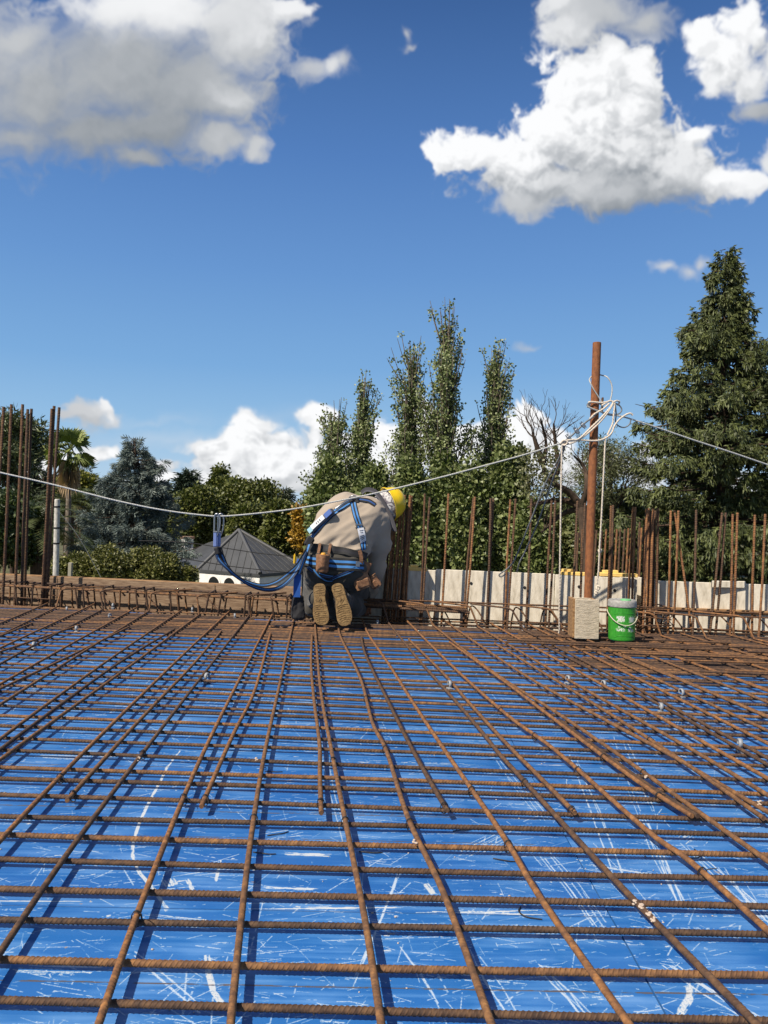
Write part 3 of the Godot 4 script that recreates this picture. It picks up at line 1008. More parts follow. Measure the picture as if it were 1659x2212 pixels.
func make_edges() -> void:
	# storey under the deck
	var mb := MB.new()
	mb.face(Vector3(-5, -0.3, 0.3), Vector3(4.2, -0.3, 0.3), Vector3(4.2, -0.3, -6.2), Vector3(-5, -0.3, -7.4), Vector3.UP)
	mb.face(Vector3(-5, -0.3, -7.4), Vector3(-0.2, -0.3, -6.25), Vector3(-0.2, -5, -6.25), Vector3(-5, -5, -7.4), Vector3(0, 0, -1))
	mb.face(Vector3(-0.2, -0.3, -6.25), Vector3(4.2, -0.3, -5.7), Vector3(4.2, -5, -5.7), Vector3(-0.2, -5, -6.25), Vector3(0, 0, -1))
	mb.face(Vector3(-5, -0.3, 0.3), Vector3(-5, -0.3, -7.4), Vector3(-5, -5, -7.4), Vector3(-5, -5, 0.3), Vector3(-1, 0, 0))
	mb.face(Vector3(4.2, -0.3, 0.3), Vector3(4.2, -0.3, -6.0), Vector3(4.2, -5, -6.0), Vector3(4.2, -5, 0.3), Vector3(1, 0, 0))
	mb.face(Vector3(-5, -0.3, 0.3), Vector3(4.2, -0.3, 0.3), Vector3(4.2, -5, 0.3), Vector3(-5, -5, 0.3), Vector3(0, 0, 1))
	mb.face(Vector3(-5, -5, 0.3), Vector3(4.2, -5, 0.3), Vector3(4.2, -5, -6.2), Vector3(-5, -5, -7.4), Vector3.DOWN)
	put(mb, "concrete_storey", M.concrete).set_meta("kind", "structure")
	# edge board of the beam, left
	var t := thing("edge_form_board", "weathered brown timber edge boards closing the beam on the left", "form board", line_pt(-2.0, 0.42, -0.3, true))
	var cuts := [-5.0, -2.95, -1.43, -0.35]
	for i in 3:
		mb = MB.new()
		plank(mb, line_pt(cuts[i] + 0.002, 0.42, 0.215 + 0.004 * i, true), line_pt(cuts[i + 1] - 0.002, 0.42, 0.215 + 0.004 * i, true), 0.105, 0.026)
		put(mb, "upper_board", M.board, t)
		mb = MB.new()
		plank(mb, line_pt(cuts[i] + 0.002, 0.416, 0.106, true), line_pt(cuts[i + 1] - 0.002, 0.416, 0.106, true), 0.4, 0.024)
		put(mb, "lower_board", M.board, t)
	mb = MB.new()
	plank(mb, line_pt(-5.0, 0.435, 0.224, true), line_pt(-0.35, 0.435, 0.224, true), 0.022, 0.05)
	put(mb, "top_batten", M.board_raw, t)
	# small step of raw plank ends past the worker
	# beam cage, left
	var cage := thing("beam_rebar_cage", "rusty beam cage of stirrups and long bars along the left edge board", "rebar cage", line_pt(-2.0, 0.2, -0.2, true))
	for b in [[0.06, 0.158], [0.27, 0.168], [0.06, -0.12], [0.27, -0.12], [0.16, 0.15]]:
		mb = MB.new()
		mb.tube(PackedVector3Array([line_pt(-5.0, b[0], b[1] + 0.004, true), line_pt(-2.4, b[0], b[1], true), line_pt(0.15, b[0], b[1] - 0.006, true)]), 0.0105, 0.0105, 7, true, 0.014, 3, 0.22)
		put(mb, "beam_bar", M.rust[(int(b[0] * 100)) % 4], cage)
	var x := -4.6
	var k := 0
	while x < -0.3:
		var lean := rnd(-0.06, 0.06)
		var pts := PackedVector3Array()
		for c in [[0.05, 0.172], [0.05, -0.13], [0.28, -0.13], [0.28, 0.182], [0.04, 0.178]]:
			pts.append(line_pt(x + (lean if c[1] > 0 else 0.0) + c[0] * 0.15 * lean, c[0], c[1], true))
		pts.append(line_pt(x + lean + rnd(-0.05, 0.06), 0.085, 0.12, true))
		mb = MB.new()
		mb.tube(pts, 0.0078, 0.0078, 6)
		put(mb, "stirrup", M.rust[[0, 2, 0, 1][k % 4]], cage)
		x += (0.07 if k % 2 == 0 else 0.2) + rnd(-0.03, 0.05)
		k += 1
	for i in 9:
		var xx := rnd(-4.2, -0.4)
		mb = MB.new()
		mb.tube(PackedVector3Array([line_pt(xx, 0.3, 0.12, true), line_pt(xx + rnd(0.1, 0.2), 0.12, 0.0, true), line_pt(xx + 0.25, 0.05, -0.1, true)]), 0.006, 0.006, 5)
		put(mb, "diagonal_bar", M.rust_dark, cage)
	# column starter bars, far left
	var col := thing("column_starter_bars", "bundle of tall rusty column bars standing at the far left corner", "rebar cage", line_pt(-3.2, 0.2, -0.2, true))
	for b in [[8, 879, -16, 1303, 0.1], [24.7, 873.5, 5, 1303, 0.1], [49, 873.5, 32, 1303, 0.1], [60, 884, 47, 1303, 0.26], [68, 883, 53, 1300, 0.3], [112, 883, 90, 1303, 0.1], [117, 877, 97, 1303, 0.12], [128, 880, 101, 1300, 0.28]]:
		var z: float = edge_left(-3.1) + b[4]
		var a := at(b[0], b[1], z)
		var e := at(b[2], b[3], z)
		e += (e - a) * 0.18
		mb = MB.new()
		mb.tube(PackedVector3Array([a, a.lerp(e, 0.5) + Vector3(rnd(-0.006, 0.006), 0, 0), e]), 0.0125, 0.0125, 8, true, 0.014, 3, 0.2, 0.3)
		put(mb, "starter_bar", M.rust_dark if b[4] < 0.2 else M.rust[1], col)
	for h in [0.06, -0.1]:
		mb = MB.new()
		mb.tube(PackedVector3Array([line_pt(-3.45, 0.07, h, true), line_pt(-2.85, 0.07, h, true), line_pt(-2.85, 0.32, h, true), line_pt(-3.45, 0.32, h, true), line_pt(-3.45, 0.07, h, true)]), 0.005, 0.005, 5)
		put(mb, "stirrup", M.rust_dark, col)

	# plywood shutter wall, right: panels between px marks
	var wall := [[-0.55, 0.42, 0.415, 0.0], [0.422, 1.338, 0.412, 0.004], [1.341, 1.93, 0.398, -0.004]]
	var says := ["grey plywood shutter panel behind the worker", "grey weathered plywood shutter panel in the middle of the right wall", "grey plywood shutter panel behind the rusty pole"]
	for i in 3:
		var w: Array = wall[i]
		mb = MB.new()
		plank(mb, line_pt(w[0], 0.33 + w[3], w[2] + 0.006, false), line_pt(w[1], 0.33 + w[3], w[2] - 0.006, false), 0.72, 0.018)
		var o := thing("shutter_panel", says[i], "form panel", line_pt((w[0] + w[1]) * 0.5, 0.33, -0.3, false), "plywood shutter panels along the right edge")
		put(mb, "sheet", M.ply, o)
		for j in 3:
			var xx := lerpf(w[0], w[1], (j + 0.5) / 3.0)
			mb = MB.new()
			mb.box(Transform3D(Basis(), line_pt(xx, 0.365, 0.05, false)), Vector3(0.06, 0.68, 0.05), 0.003)
			put(mb, "stud", M.board_raw, o)
		for j in 2:      # tie holes
			var xx := lerpf(w[0], w[1], 0.3 + 0.45 * j)
			mb = MB.new()
			var p := line_pt(xx, 0.3185 + w[3], 0.315 - j * 0.02, false)
			mb.lathe(Transform3D(Basis(Vector3.RIGHT, PI / 2), p), [[0.0, 0.004], [0.007, 0.004], [0.011, 0.002], [0.012, -0.004]], 10)
			put(mb, "tie_hole", M.black, o)
	# shutter with a ledge, far right
	var o2 := thing("ledged_shutter", "grey plywood shutter with a brown timber ledge at the far right", "form panel", line_pt(2.9, 0.33, -0.3, false))
	mb = MB.new()
	plank(mb, line_pt(2.07, 0.37, 0.375, false), line_pt(4.2, 0.37, 0.36, false), 0.2, 0.02)
	put(mb, "upper_sheet", M.ply, o2)
	mb = MB.new()
	plank(mb, line_pt(2.07, 0.345, 0.178, false), line_pt(4.2, 0.345, 0.165, false), 0.026, 0.07)
	put(mb, "ledge", M.board_raw, o2)
	mb = MB.new()
	plank(mb, line_pt(2.07, 0.335, 0.15, false), line_pt(4.2, 0.335, 0.14, false), 0.5, 0.02)
	put(mb, "lower_sheet", M.ply, o2)
	mb = MB.new()
	mb.box(Transform3D(Basis(), line_pt(2.62, 0.345, 0.365, false)), Vector3(0.25, 0.05, 0.03), 0.003)
	put(mb, "patch_board", M.ply, o2)
	# return sheets of the column box between them
	var o3 := thing("column_form", "narrow plywood column form between the two shutter walls", "form panel", line_pt(2.0, 0.5, -0.3, false))
	for s in [[1.94, 1.955], [2.05, 2.065]]:
		mb = MB.new()
		mb.box(Transform3D(Basis(), line_pt((s[0] + s[1]) * 0.5, 0.52, 0.03, false)), Vector3(0.016, 0.7, 0.36), 0.002)
		put(mb, "side_sheet", M.ply, o3)
	mb = MB.new()
	mb.box(Transform3D(Basis(), line_pt(2.0, 0.7, 0.03, false)), Vector3(0.13, 0.7, 0.016), 0.002)
	put(mb, "back_sheet", M.ply, o3)
	# yellow timber packers on top of the wall
	for w in [[883, 924, 1228, "behind the worker on top of the shutter wall"], [1203, 1262, 1247, "left of the rusty pole on top of the shutter wall"], [1284, 1364, 1250, "right of the rusty pole on top of the shutter wall"]]:
		var a := at(w[0], w[2], 5.8)
		var b := at(w[1], w[2] + 1.0, 5.75)
		a = line_pt(a.x, 0.345, 0.428, false)
		b = line_pt(b.x, 0.345, 0.424, false)
		mb = MB.new()
		plank(mb, a, b, 0.026, 0.06, 0.002)
		mb.box(Transform3D(Basis(Vector3.UP, 0.1), a.lerp(b, 0.3) + Vector3(0, 0.009, -0.02)), Vector3(a.distance_to(b) * 0.4, 0.02, 0.05), 0.002)
		tag(put(mb, "timber_packer", M.timber_yellow), "yellow timber packer " + w[3], "timber", "yellow timber packers on the shutters")

	# rebar curtain along the right
	var cur := thing("wall_rebar_curtain", "row of rusty upright bars with two long ties in front of the shutter wall", "rebar cage", line_pt(1.2, 0.2, -0.25, false))
	var ups := [[917.5, 1066, 908, 1300, 0.2], [928.5, 1074, 914, 1300, 0.2], [969, 1066, 954, 1334, 0.16], [1026, 1072.5, 1005, 1346, 0.14], [1023, 1075, 1002, 1346, 0.17], [1060, 1076, 1050.6, 1346, 0.15], [1066, 1076, 1054, 1346, 0.18], [1102.6, 1078.6, 1092, 1348, 0.18], [1114, 1077, 1096, 1348, 0.15], [1148, 1077, 1136, 1350, 0.16], [1192, 1081, 1179, 1352, 0.17], [1199.5, 1081, 1185, 1352, 0.15], [1247.5, 1081.5, 1237, 1308, 0.15], [1264, 1086, 1255, 1308, 0.2], [1320, 1092, 1311, 1345, 0.16], [1324.5, 1090.5, 1316, 1345, 0.15], [1368, 1095, 1358, 1330, 0.18], [1372.6, 1095, 1365, 1330, 0.16],
		[1449, 1102.5, 1443, 1362, 0.15], [1456.6, 1102.5, 1487, 1316, 0.2], [1465.6, 1102.5, 1453.6, 1356, 0.16], [1504, 1101, 1495.6, 1371, 0.14], [1560, 1107, 1533, 1369.6, 0.15], [1567.6, 1107, 1545, 1369.6, 0.18], [1582.6, 1110, 1576.6, 1374, 0.16], [1593, 1107, 1584, 1374, 0.15], [1630.7, 1111.5, 1624.7, 1371, 0.18], [1653, 1110, 1638, 1374, 0.15], [1680, 1112, 1668, 1374, 0.16]]
	for b in ups:
		var x0 := at(b[2], b[3], 5.6).x
		var z: float = edge_right(x0) + b[4]
		var a := at(b[0], b[1], z)
		var e := at(b[2], b[3], z)
		var d := (e - a).normalized()
		e = a + d * ((a.y + 0.28) / -d.y)
		mb = MB.new()
		mb.tube(PackedVector3Array([a, a.lerp(e, 0.4) + Vector3(rnd(-0.008, 0.008), 0, 0), e]), 0.0088, 0.0088, 7, true, 0.013, 3, 0.22, 0.3)
		put(mb, "upright_bar", [M.rust_up, M.rust[0], M.rust_dark][rng.randi() % 3], cur)
	for h in [[0.185, 0.15, -0.25], [0.178, 0.19, 0.2], [0.05, 0.16, -0.25], [0.045, 0.2, 0.1], [-0.1, 0.17, -0.2], [0.155, 0.13, 1.2]]:
		mb = MB.new()
		mb.tube(PackedVector3Array([line_pt(h[2], h[1], h[0], false), line_pt(1.6, h[1], h[0] - 0.004, false), line_pt(4.2, h[1], h[0] - 0.01, false)]), 0.006, 0.006, 6)
		put(mb, "level_bar", M.rust_dark, cur)
	for j in 3:
		mb = MB.new()
		mb.tube(PackedVector3Array([line_pt(-0.15, 0.09 + j * 0.03, 0.135 + j * 0.012, false), line_pt(0.66 - 0.01 * j, 0.06 + j * 0.03, 0.118 + j * 0.014, false)]), 0.0105, 0.0105, 8, true, 0.014, 3, 0.2)
		put(mb, "lap_bar", M.rust[j], cur)
	for i in 12:
		var xx := 0.35 + i * 0.29 + rnd(-0.06, 0.06)
		mb = MB.new()
		mb.tube(smooth_path(PackedVector3Array([line_pt(xx, 0.26, -0.1, false), line_pt(xx + 0.02, 0.24, 0.1, false), line_pt(xx + 0.05, 0.2, 0.15, false), line_pt(xx + 0.12, 0.13, 0.05, false), line_pt(xx + 0.17, 0.09, -0.12, false)]), 4), 0.006, 0.006, 5)
		put(mb, "bent_link", M.rust_dark, cur)
	# column cluster by the worker and by the pail
	var c1 := thing("column_starter_bars", "tight bundle of rusty column bars just right of the worker", "rebar cage", line_pt(0.05, 0.15, -0.25, false))
	for b in [[846, 1110, 826, 1335, 0.29], [852, 1100, 832, 1335, 0.24], [857, 1095, 838, 1338, 0.28], [863, 1112, 846, 1338, 0.22], [868, 1080, 851, 1338, 0.26], [874.5, 1069, 858, 1338, 0.23], [879, 1098, 864, 1338, 0.27], [886, 1069, 868, 1338, 0.24], [889.5, 1071, 874, 1338, 0.27], [850, 1125, 840, 1335, 0.28]]:
		var z: float = edge_right(0.05) + b[4]
		var a := at(b[0], b[1], z)
		var e := at(b[2], b[3], z)
		e += (e - a) * 0.2
		mb = MB.new()
		mb.tube(PackedVector3Array([a, e]), 0.0095, 0.0095, 7, true, 0.013, 3, 0.22, 0.3)
		put(mb, "starter_bar", [M.rust_up, M.rust_dark][rng.randi() % 2], c1)
	var c2 := thing("column_starter_bars", "tight bundle of rusty column bars behind the green pail", "rebar cage", line_pt(2.0, 0.2, -0.25, false))
	for b in [[1397, 1099.5, 1389, 1365, 0.14], [1401, 1098, 1396.6, 1365, 0.2], [1405, 1104, 1398, 1365, 0.3], [1410.7, 1098, 1402.6, 1365, 0.15], [1415.5, 1102.5, 1408.6, 1362, 0.24], [1421.5, 1098, 1417, 1350, 0.18], [1392, 1135, 1387, 1365, 0.3]]:
		var z: float = edge_right(2.0) + b[4]
		var a := at(b[0], b[1], z)
		var e := at(b[2], b[3], z)
		e += (e - a) * 0.2
		mb = MB.new()
		mb.tube(PackedVector3Array([a, e]), 0.0098, 0.0098, 7, true, 0.013, 3, 0.22, 0.3)
		put(mb, "starter_bar", [M.rust_up, M.rust_dark][rng.randi() % 2], c2)
	for i in 5:
		var h := 0.2 - i * 0.07
		mb = MB.new()
		var x0 := 1.9 + rnd(-0.03, 0.02)
		mb.tube(PackedVector3Array([line_pt(x0, 0.11, h, false), line_pt(x0 + 0.22, 0.11, h + rnd(-0.02, 0.02), false), line_pt(x0 + 0.2, 0.33, h, false), line_pt(x0 - 0.01, 0.33, h, false), line_pt(x0, 0.12, h, false), line_pt(x0 + 0.07, 0.18, h - 0.03, false)]), 0.005, 0.005, 5)
		put(mb, "stirrup", M.rust_dark, c2)
	mb = MB.new()
	mb.tube(smooth_path(PackedVector3Array([line_pt(1.93, 0.02, 0.08, false), line_pt(2.02, 0.01, 0.09, false), line_pt(2.1, 0.02, 0.16, false), line_pt(2.12, 0.05, 0.2, false)]), 5), 0.004, 0.004, 5)
	put(mb, "loose_wire", M.rust[0], c2)
	# shorter starters of the next column, behind the wall
	var c3 := thing("column_starter_bars", "shorter rusty column bars standing behind the shutter wall by the pole", "rebar cage", line_pt(1.8, 1.0, -0.3, false))
	for b in [[1249, 1150, 0.9], [1259, 1143, 1.0], [1289, 1145, 1.1], [1300, 1146, 0.9], [1310, 1143, 1.1], [1333, 1143, 1.0], [1340, 1141, 1.2], [1350, 1143, 0.9], [1358, 1141, 1.0], [1382, 1128, 1.1], [1386, 1140, 0.9]]:
		var z: float = edge_right(1.8) + b[2]
		var a := at(b[0], b[1], z)
		mb = MB.new()
		mb.tube(PackedVector3Array([a, Vector3(a.x - rnd(0.02, 0.05), -0.3, a.z)]), 0.0095, 0.0095, 6)
		put(mb, "starter_bar", [M.rust_up, M.rust[0]][rng.randi() % 2], c3)
	mb = MB.new()
	mb.box(Transform3D(Basis(), line_pt(1.75, 1.0, -0.35, false)), Vector3(1.3, 0.1, 0.7), 0.01)
	put(mb, "kicker", M.concrete, c3)


# ---------------------------------------------------------------- pole, box, pail, ropes
const PZ := 5.06

func make_pole_and_ropes() -> void:
	var foot := gp(1268, 1383, 0.03)
	var t := thing("anchor_pole", "leaning rusty steel pole standing in the plywood box", "pole", Vector3(foot.x, 0.0, foot.z - 0.08))
	var a := at(1289.5, 740, PZ)
	var b := at(1270, 1306, PZ)
	var bot := b + (b - a) * 0.14
	var mb := MB.new()
	var d := (a - bot).normalized()
	var xb := d.cross(Vector3.FORWARD).normalized()
	mb.lathe(Transform3D(Basis(xb, d, xb.cross(d)), bot), [[0.0, 0.0], [0.0285, 0.0], [0.0292, a.distance_to(bot) * 0.5], [0.0285, a.distance_to(bot) - 0.002], [0.027, a.distance_to(bot)], [0.024, a.distance_to(bot)], [0.0235, a.distance_to(bot) - 0.1]], 28)
	put(mb, "tube", M.pole, t)
	mb = MB.new()      # welded stub on its right side
	mb.box(Transform3D(Basis(Vector3.BACK, -0.03), at(1301, 874, PZ)), Vector3(0.012, 0.1, 0.02), 0.003)
	put(mb, "welded_lug", M.rust_dark, t)
	# plywood box that holds its foot
	var bx := thing("pole_box", "grey plywood box around the foot of the rusty pole", "box", Vector3(foot.x, 0.044, foot.z))
	bx.rotation.y = 0.0
	var c0 := gp(1268, 1383, 0.035)
	var turn := Basis(Vector3.UP, -0.03)
	var org := Vector3(c0.x + 0.005, 0.172, c0.z - 0.1)
	var hw := 0.078
	for s in [[Vector3(0, 0, hw), Vector3(0.158, 0.262, 0.018), "front_sheet"], [Vector3(0, 0, -hw), Vector3(0.158, 0.25, 0.018), "back_sheet"], [Vector3(-hw - 0.0055, 0.002, 0), Vector3(0.018, 0.262, 0.137), "side_sheet"], [Vector3(hw - 0.0105, 0, 0), Vector3(0.018, 0.25, 0.137), "side_sheet"]]:
		mb = MB.new()
		mb.box(Transform3D(Basis(), Vector3.ZERO), s[1], 0.002)
		var o := put_mesh(mb.mesh(), s[2], M.ply_grain if s[2] != "side_sheet" else M.board_raw, bx, Transform3D(turn, org + turn * s[0] - bx.position))
	# green pail with a grey lid
	var pc := gp(1352, 1387, 0.044)
	pc.z -= 0.09
	var pail := thing("insulated_pail", "green plastic drink pail with grey lid and pale bail handle", "pail", Vector3(pc.x, 0.0445, pc.z))
	var px := Transform3D(Basis(), Vector3(pc.x, 0.0445, pc.z))
	var green := StandardMaterial3D.new()
	green.albedo_texture = pail_print()
	green.roughness = 0.38
	mb = MB.new()
	mb.lathe(px, [[0.0, 0.0], [0.078, 0.0], [0.0835, 0.004], [0.0845, 0.012], [0.0862, 0.11], [0.089, 0.218], [0.0905, 0.2215]], 48)
	# print only on the side: the lathe's v runs bottom to top
	put(mb, "body", green, pail)
	mb = MB.new()      # moulded ridges of the belly panel
	for e in [[0.036, 0.05, 0.9], [0.185, 0.175, 0.9]]:
		var pts := PackedVector3Array()
		for k in 17:
			var g := lerpf(-e[2], e[2], k / 16.0)
			var h: float = lerpf(e[0], e[1], smoothstep(0.6, 1.0, absf(g) / e[2]) * (1.0 if e[0] > 0.1 else -1.0))
			pts.append(px * (Vector3(sin(g), 0, cos(g)) * (0.0848 + 0.02 * h) + Vector3(0, h, 0)))
		mb.tube(pts, 0.0018, 0.0018, 5)
	put(mb, "moulded_ridge", mat(c8(58, 168, 44), 0.4), pail)
	mb = MB.new()
	mb.lathe(px, [[0.0905, 0.2205], [0.0935, 0.2225], [0.0935, 0.23], [0.0925, 0.234], [0.0925, 0.252], [0.0895, 0.262], [0.082, 0.2665], [0.078, 0.2665], [0.074, 0.262], [0.0, 0.262]], 40)
	var lid := put(mb, "lid", bump(mat(Color.WHITE, 0.6, noise_tex(256, 0.03, [[0.0, c8(120, 118, 112)], [0.6, c8(176, 174, 168)], [1.0, c8(206, 204, 198)]], 61, 5), Vector3(5, 5, 5)), grey_tex(256, 0.05, 62), 0.05), pail)
	mb = MB.new()
	mb.lathe(Transform3D(Basis(), px.origin + Vector3(0.02, 0.262, 0.01)), [[0.034, 0.0], [0.034, 0.006], [0.03, 0.009], [0.0, 0.009]], 16)
	put(mb, "pour_cap", mat(c8(120, 196, 130), 0.5), lid)
	mb = MB.new()
	var arc := PackedVector3Array()
	for k in 25:
		var g := lerpf(0.0, PI, k / 24.0)
		arc.append(px * Vector3(cos(g) * 0.0985, 0.2 - sin(g) * 0.093, sin(g) * 0.096 * (1.0 if sin(g) > 0.3 else sin(g) / 0.3)))
	mb.tube(arc, 0.0032, 0.0032, 7)
	put(mb, "bail_handle", mat(c8(206, 204, 176), 0.5), pail)

	# wire rope lifeline
	var life := PackedVector3Array()
	for q in [[-90, 999], [0, 1020.5], [60, 1034], [120, 1048], [190, 1066], [250, 1081], [320, 1096], [380, 1106], [440, 1113], [471, 1115], [500, 1114], [560, 1108.5], [630, 1100], [700, 1088], [790, 1070], [870, 1051.5], [960, 1029], [1040, 1007.5], [1130, 983], [1200, 961], [1216, 956]]:
		life.append(at(q[0], q[1], lerpf(4.9, PZ - 0.06, clampf(q[0] / 1216.0, 0, 1))))
	var lt := thing("lifeline", "grey twisted wire rope lifeline sagging across the scene to the pole", "wire rope", life[9])
	mb = MB.new()
	mb.tube(smooth_path(life, 4), 0.0052, 0.0052, 8, true, 0.016, 4, 0.3, 1.0)
	put(mb, "rope", M.wire_rope, lt)
	mb = MB.new()      # its end: up to the pole and round it
	mb.tube(smooth_path(PackedVector3Array([at(1216, 956, PZ - 0.06), at(1236, 940, PZ - 0.05), at(1262, 915, PZ - 0.045), at(1284, 898, PZ - 0.04), at(1300, 880, PZ - 0.02), at(1296, 872, PZ + 0.04), at(1272, 872, PZ + 0.035), at(1271, 878, PZ - 0.02), at(1290, 888, PZ - 0.036)]), 6), 0.0062, 0.0062, 8)
	put(mb, "terminal_tail", M.wire_dark, lt)
	for q in [[1229, 946], [1246, 931], [1260, 919]]:
		mb = MB.new()
		var p := at(q[0], q[1], PZ - 0.055)
		var bs := Basis(Vector3.BACK, 0.75)
		mb.box(Transform3D(bs, p), Vector3(0.022, 0.03, 0.02), 0.003)
		for s in [-1.0, 1.0]:
			mb.tube(PackedVector3Array([p + bs * Vector3(0.006 * s, -0.024, 0), p + bs * Vector3(0.006 * s, 0.03, 0)]), 0.004, 0.004, 6)
		put(mb, "rope_clamp", M.steel, lt)
	# the second wire rope, to the right and out of the picture
	var l2 := PackedVector3Array()
	for q in [[1268, 878], [1285, 885], [1310, 893], [1345, 900], [1375, 909], [1430, 927], [1500, 951], [1580, 977], [1659, 1004], [1760, 1038]]:
		l2.append(at(q[0], q[1], PZ - 0.035 + 0.0003 * (q[0] - 1280)))
	var l2t := thing("lifeline", "grey wire rope running from the pole down to the right edge", "wire rope", l2[4])
	mb = MB.new()
	mb.tube(smooth_path(l2, 4), 0.0055, 0.0055, 8, true, 0.016, 4, 0.3, 1.0)
	put(mb, "rope", M.wire_rope, l2t)
	for loop in [[[1303, 875, -0.03], [1296, 862, -0.03], [1283, 842, -0.034], [1275, 826, -0.03], [1274, 818, 0.0], [1285, 808, 0.04], [1301, 811, 0.03], [1312, 815, 0.0], [1321, 830, -0.01], [1322, 848, -0.015], [1318, 866, -0.02]], [[1322, 869, -0.02], [1337, 875, -0.01], [1343, 885, -0.01], [1338, 893, -0.015], [1322, 897, -0.02], [1304, 893, -0.02], [1298, 888, -0.03]], [[1329, 872, -0.02], [1331, 895, -0.02], [1330, 912, -0.02], [1338, 921, -0.015], [1350, 923, -0.01], [1360, 916, -0.01], [1363, 904, -0.01]]]:
		var pts := PackedVector3Array()
		for q in loop:
			pts.append(at(q[0], q[1], PZ + q[2]))
		mb = MB.new()
		mb.tube(smooth_path(pts, 6), 0.0046, 0.0046, 7)
		put(mb, "rope_loop", M.wire_rope if loop.size() > 8 else M.wire_dark, l2t)
	# two dark cables hanging from the junction to the wall
	var dk := thing("stay_cable", "pair of dark grey steel cables slanting from the rope junction to the shutter wall", "cable", at(1095, 1240, 5.45))
	for w in [[[1219, 958, 0.0], [1207, 990, 0.05], [1180, 1040, 0.12], [1150, 1115, 0.22], [1120, 1190, 0.32], [1108, 1215, 0.36], [1095, 1229, 0.39], [1082, 1238, 0.4], [1078, 1243, 0.41], [1083, 1246, 0.41], [1092, 1240, 0.41]], [[1222, 956, 0.0], [1214, 985, 0.05], [1196, 1030, 0.12], [1165, 1120, 0.24], [1135, 1190, 0.34], [1122, 1215, 0.38], [1117, 1236, 0.44]]]:
		var pts := PackedVector3Array()
		for q in w:
			pts.append(at(q[0], q[1], PZ - 0.05 + q[2]))
		mb = MB.new()
		mb.tube(smooth_path(pts, 5), 0.0052, 0.0052, 7, true, 0.016, 3, 0.25, 1.0)
		put(mb, "cable", M.wire_dark, dk)
	# white rope lashings
	var lash := thing("white_rope_lashing", "off-white rope knotted round the pole and the wire ropes", "rope", at(1290, 890, PZ - 0.05))
	for w in [
		[[1214, 958, -0.06], [1226, 953, -0.07], [1250, 948, -0.07], [1275, 925, -0.05], [1296, 905, -0.05], [1315, 884, -0.04], [1328, 867, -0.03], [1338, 868, -0.02], [1334, 876, -0.01]],
		[[1216, 960, -0.06], [1236, 957, -0.07], [1262, 942, -0.06], [1290, 918, -0.05], [1310, 895, -0.045], [1324, 872, -0.035], [1318, 866, -0.03], [1300, 876, -0.045]],
		[[1212, 955, -0.06], [1235, 950, -0.075], [1272, 952, -0.05], [1295, 951, -0.05], [1312, 944, -0.045], [1322, 934, -0.04], [1327, 921, -0.04], [1337, 907, -0.035], [1352, 896, -0.03], [1362, 893, -0.03], [1367, 897, -0.03]],
		[[1318, 866, -0.03], [1300, 870, -0.04], [1275, 868, -0.035], [1272, 874, 0.0], [1276, 878, 0.035]],
		[[1273, 906, -0.035], [1285, 894, -0.045], [1302, 884, -0.045], [1316, 872, -0.04]],
		[[1328, 870, -0.03], [1327, 885, -0.035], [1325, 902, -0.035], [1323, 916, -0.035], [1312, 940, -0.04]],
		[[1211, 958, -0.06], [1218, 951, -0.075], [1226, 955, -0.08], [1220, 962, -0.07], [1211, 958, -0.055]]]:
		var pts := PackedVector3Array()
		for q in w:
			pts.append(at(q[0], q[1], PZ + q[2]))
		mb = MB.new()
		mb.tube(smooth_path(pts, 6), 0.0062, 0.0062, 8, true, 0.02, 4, 0.3, 1.0)
		put(mb, "strand", M.rope, lash)
	for w in [[[[1214, 960, -0.06], [1213, 1000, -0.05], [1211.5, 1080, -0.04], [1210.5, 1160, -0.02], [1209, 1250, 0.02], [1208, 1330, 0.06], [1207.5, 1366, 0.09], [1196, 1372, 0.1]], "thin white rope hanging straight down left of the pole"], [[[1308, 942, -0.045], [1306, 980, -0.045], [1303, 1040, -0.04], [1299, 1120, -0.03], [1295, 1185, -0.02], [1293, 1230, -0.01], [1289, 1262, 0.0]], "white rope hanging beside the pole with a knotted end"]]:
		var pts := PackedVector3Array()
		for q in w[0]:
			pts.append(at(q[0], q[1], PZ + q[2]))
		var rt := thing("hanging_rope", w[1], "rope", pts[-1])
		mb = MB.new()
		mb.tube(smooth_path(pts, 6), 0.0056, 0.0056, 8, true, 0.024, 4, 0.4, 1.0)
		put(mb, "cord", M.rope, rt)
		if w[0].size() == 7:
			for q in [[1296, 1190, 0.009], [1292, 1270, 0.011], [1288, 1280, 0.009]]:
				mb = MB.new()
				var ring := PackedVector3Array()
				for k in 13:
					var g := TAU * k / 12.0
					ring.append(at(q[0], q[1], PZ - 0.01) + Vector3(cos(g) * q[2], sin(g) * q[2] * 1.3, sin(g * 2.0) * 0.006))
				mb.tube(ring, 0.0058, 0.0058, 7, false)
				put(mb, "knot", M.rope, rt)


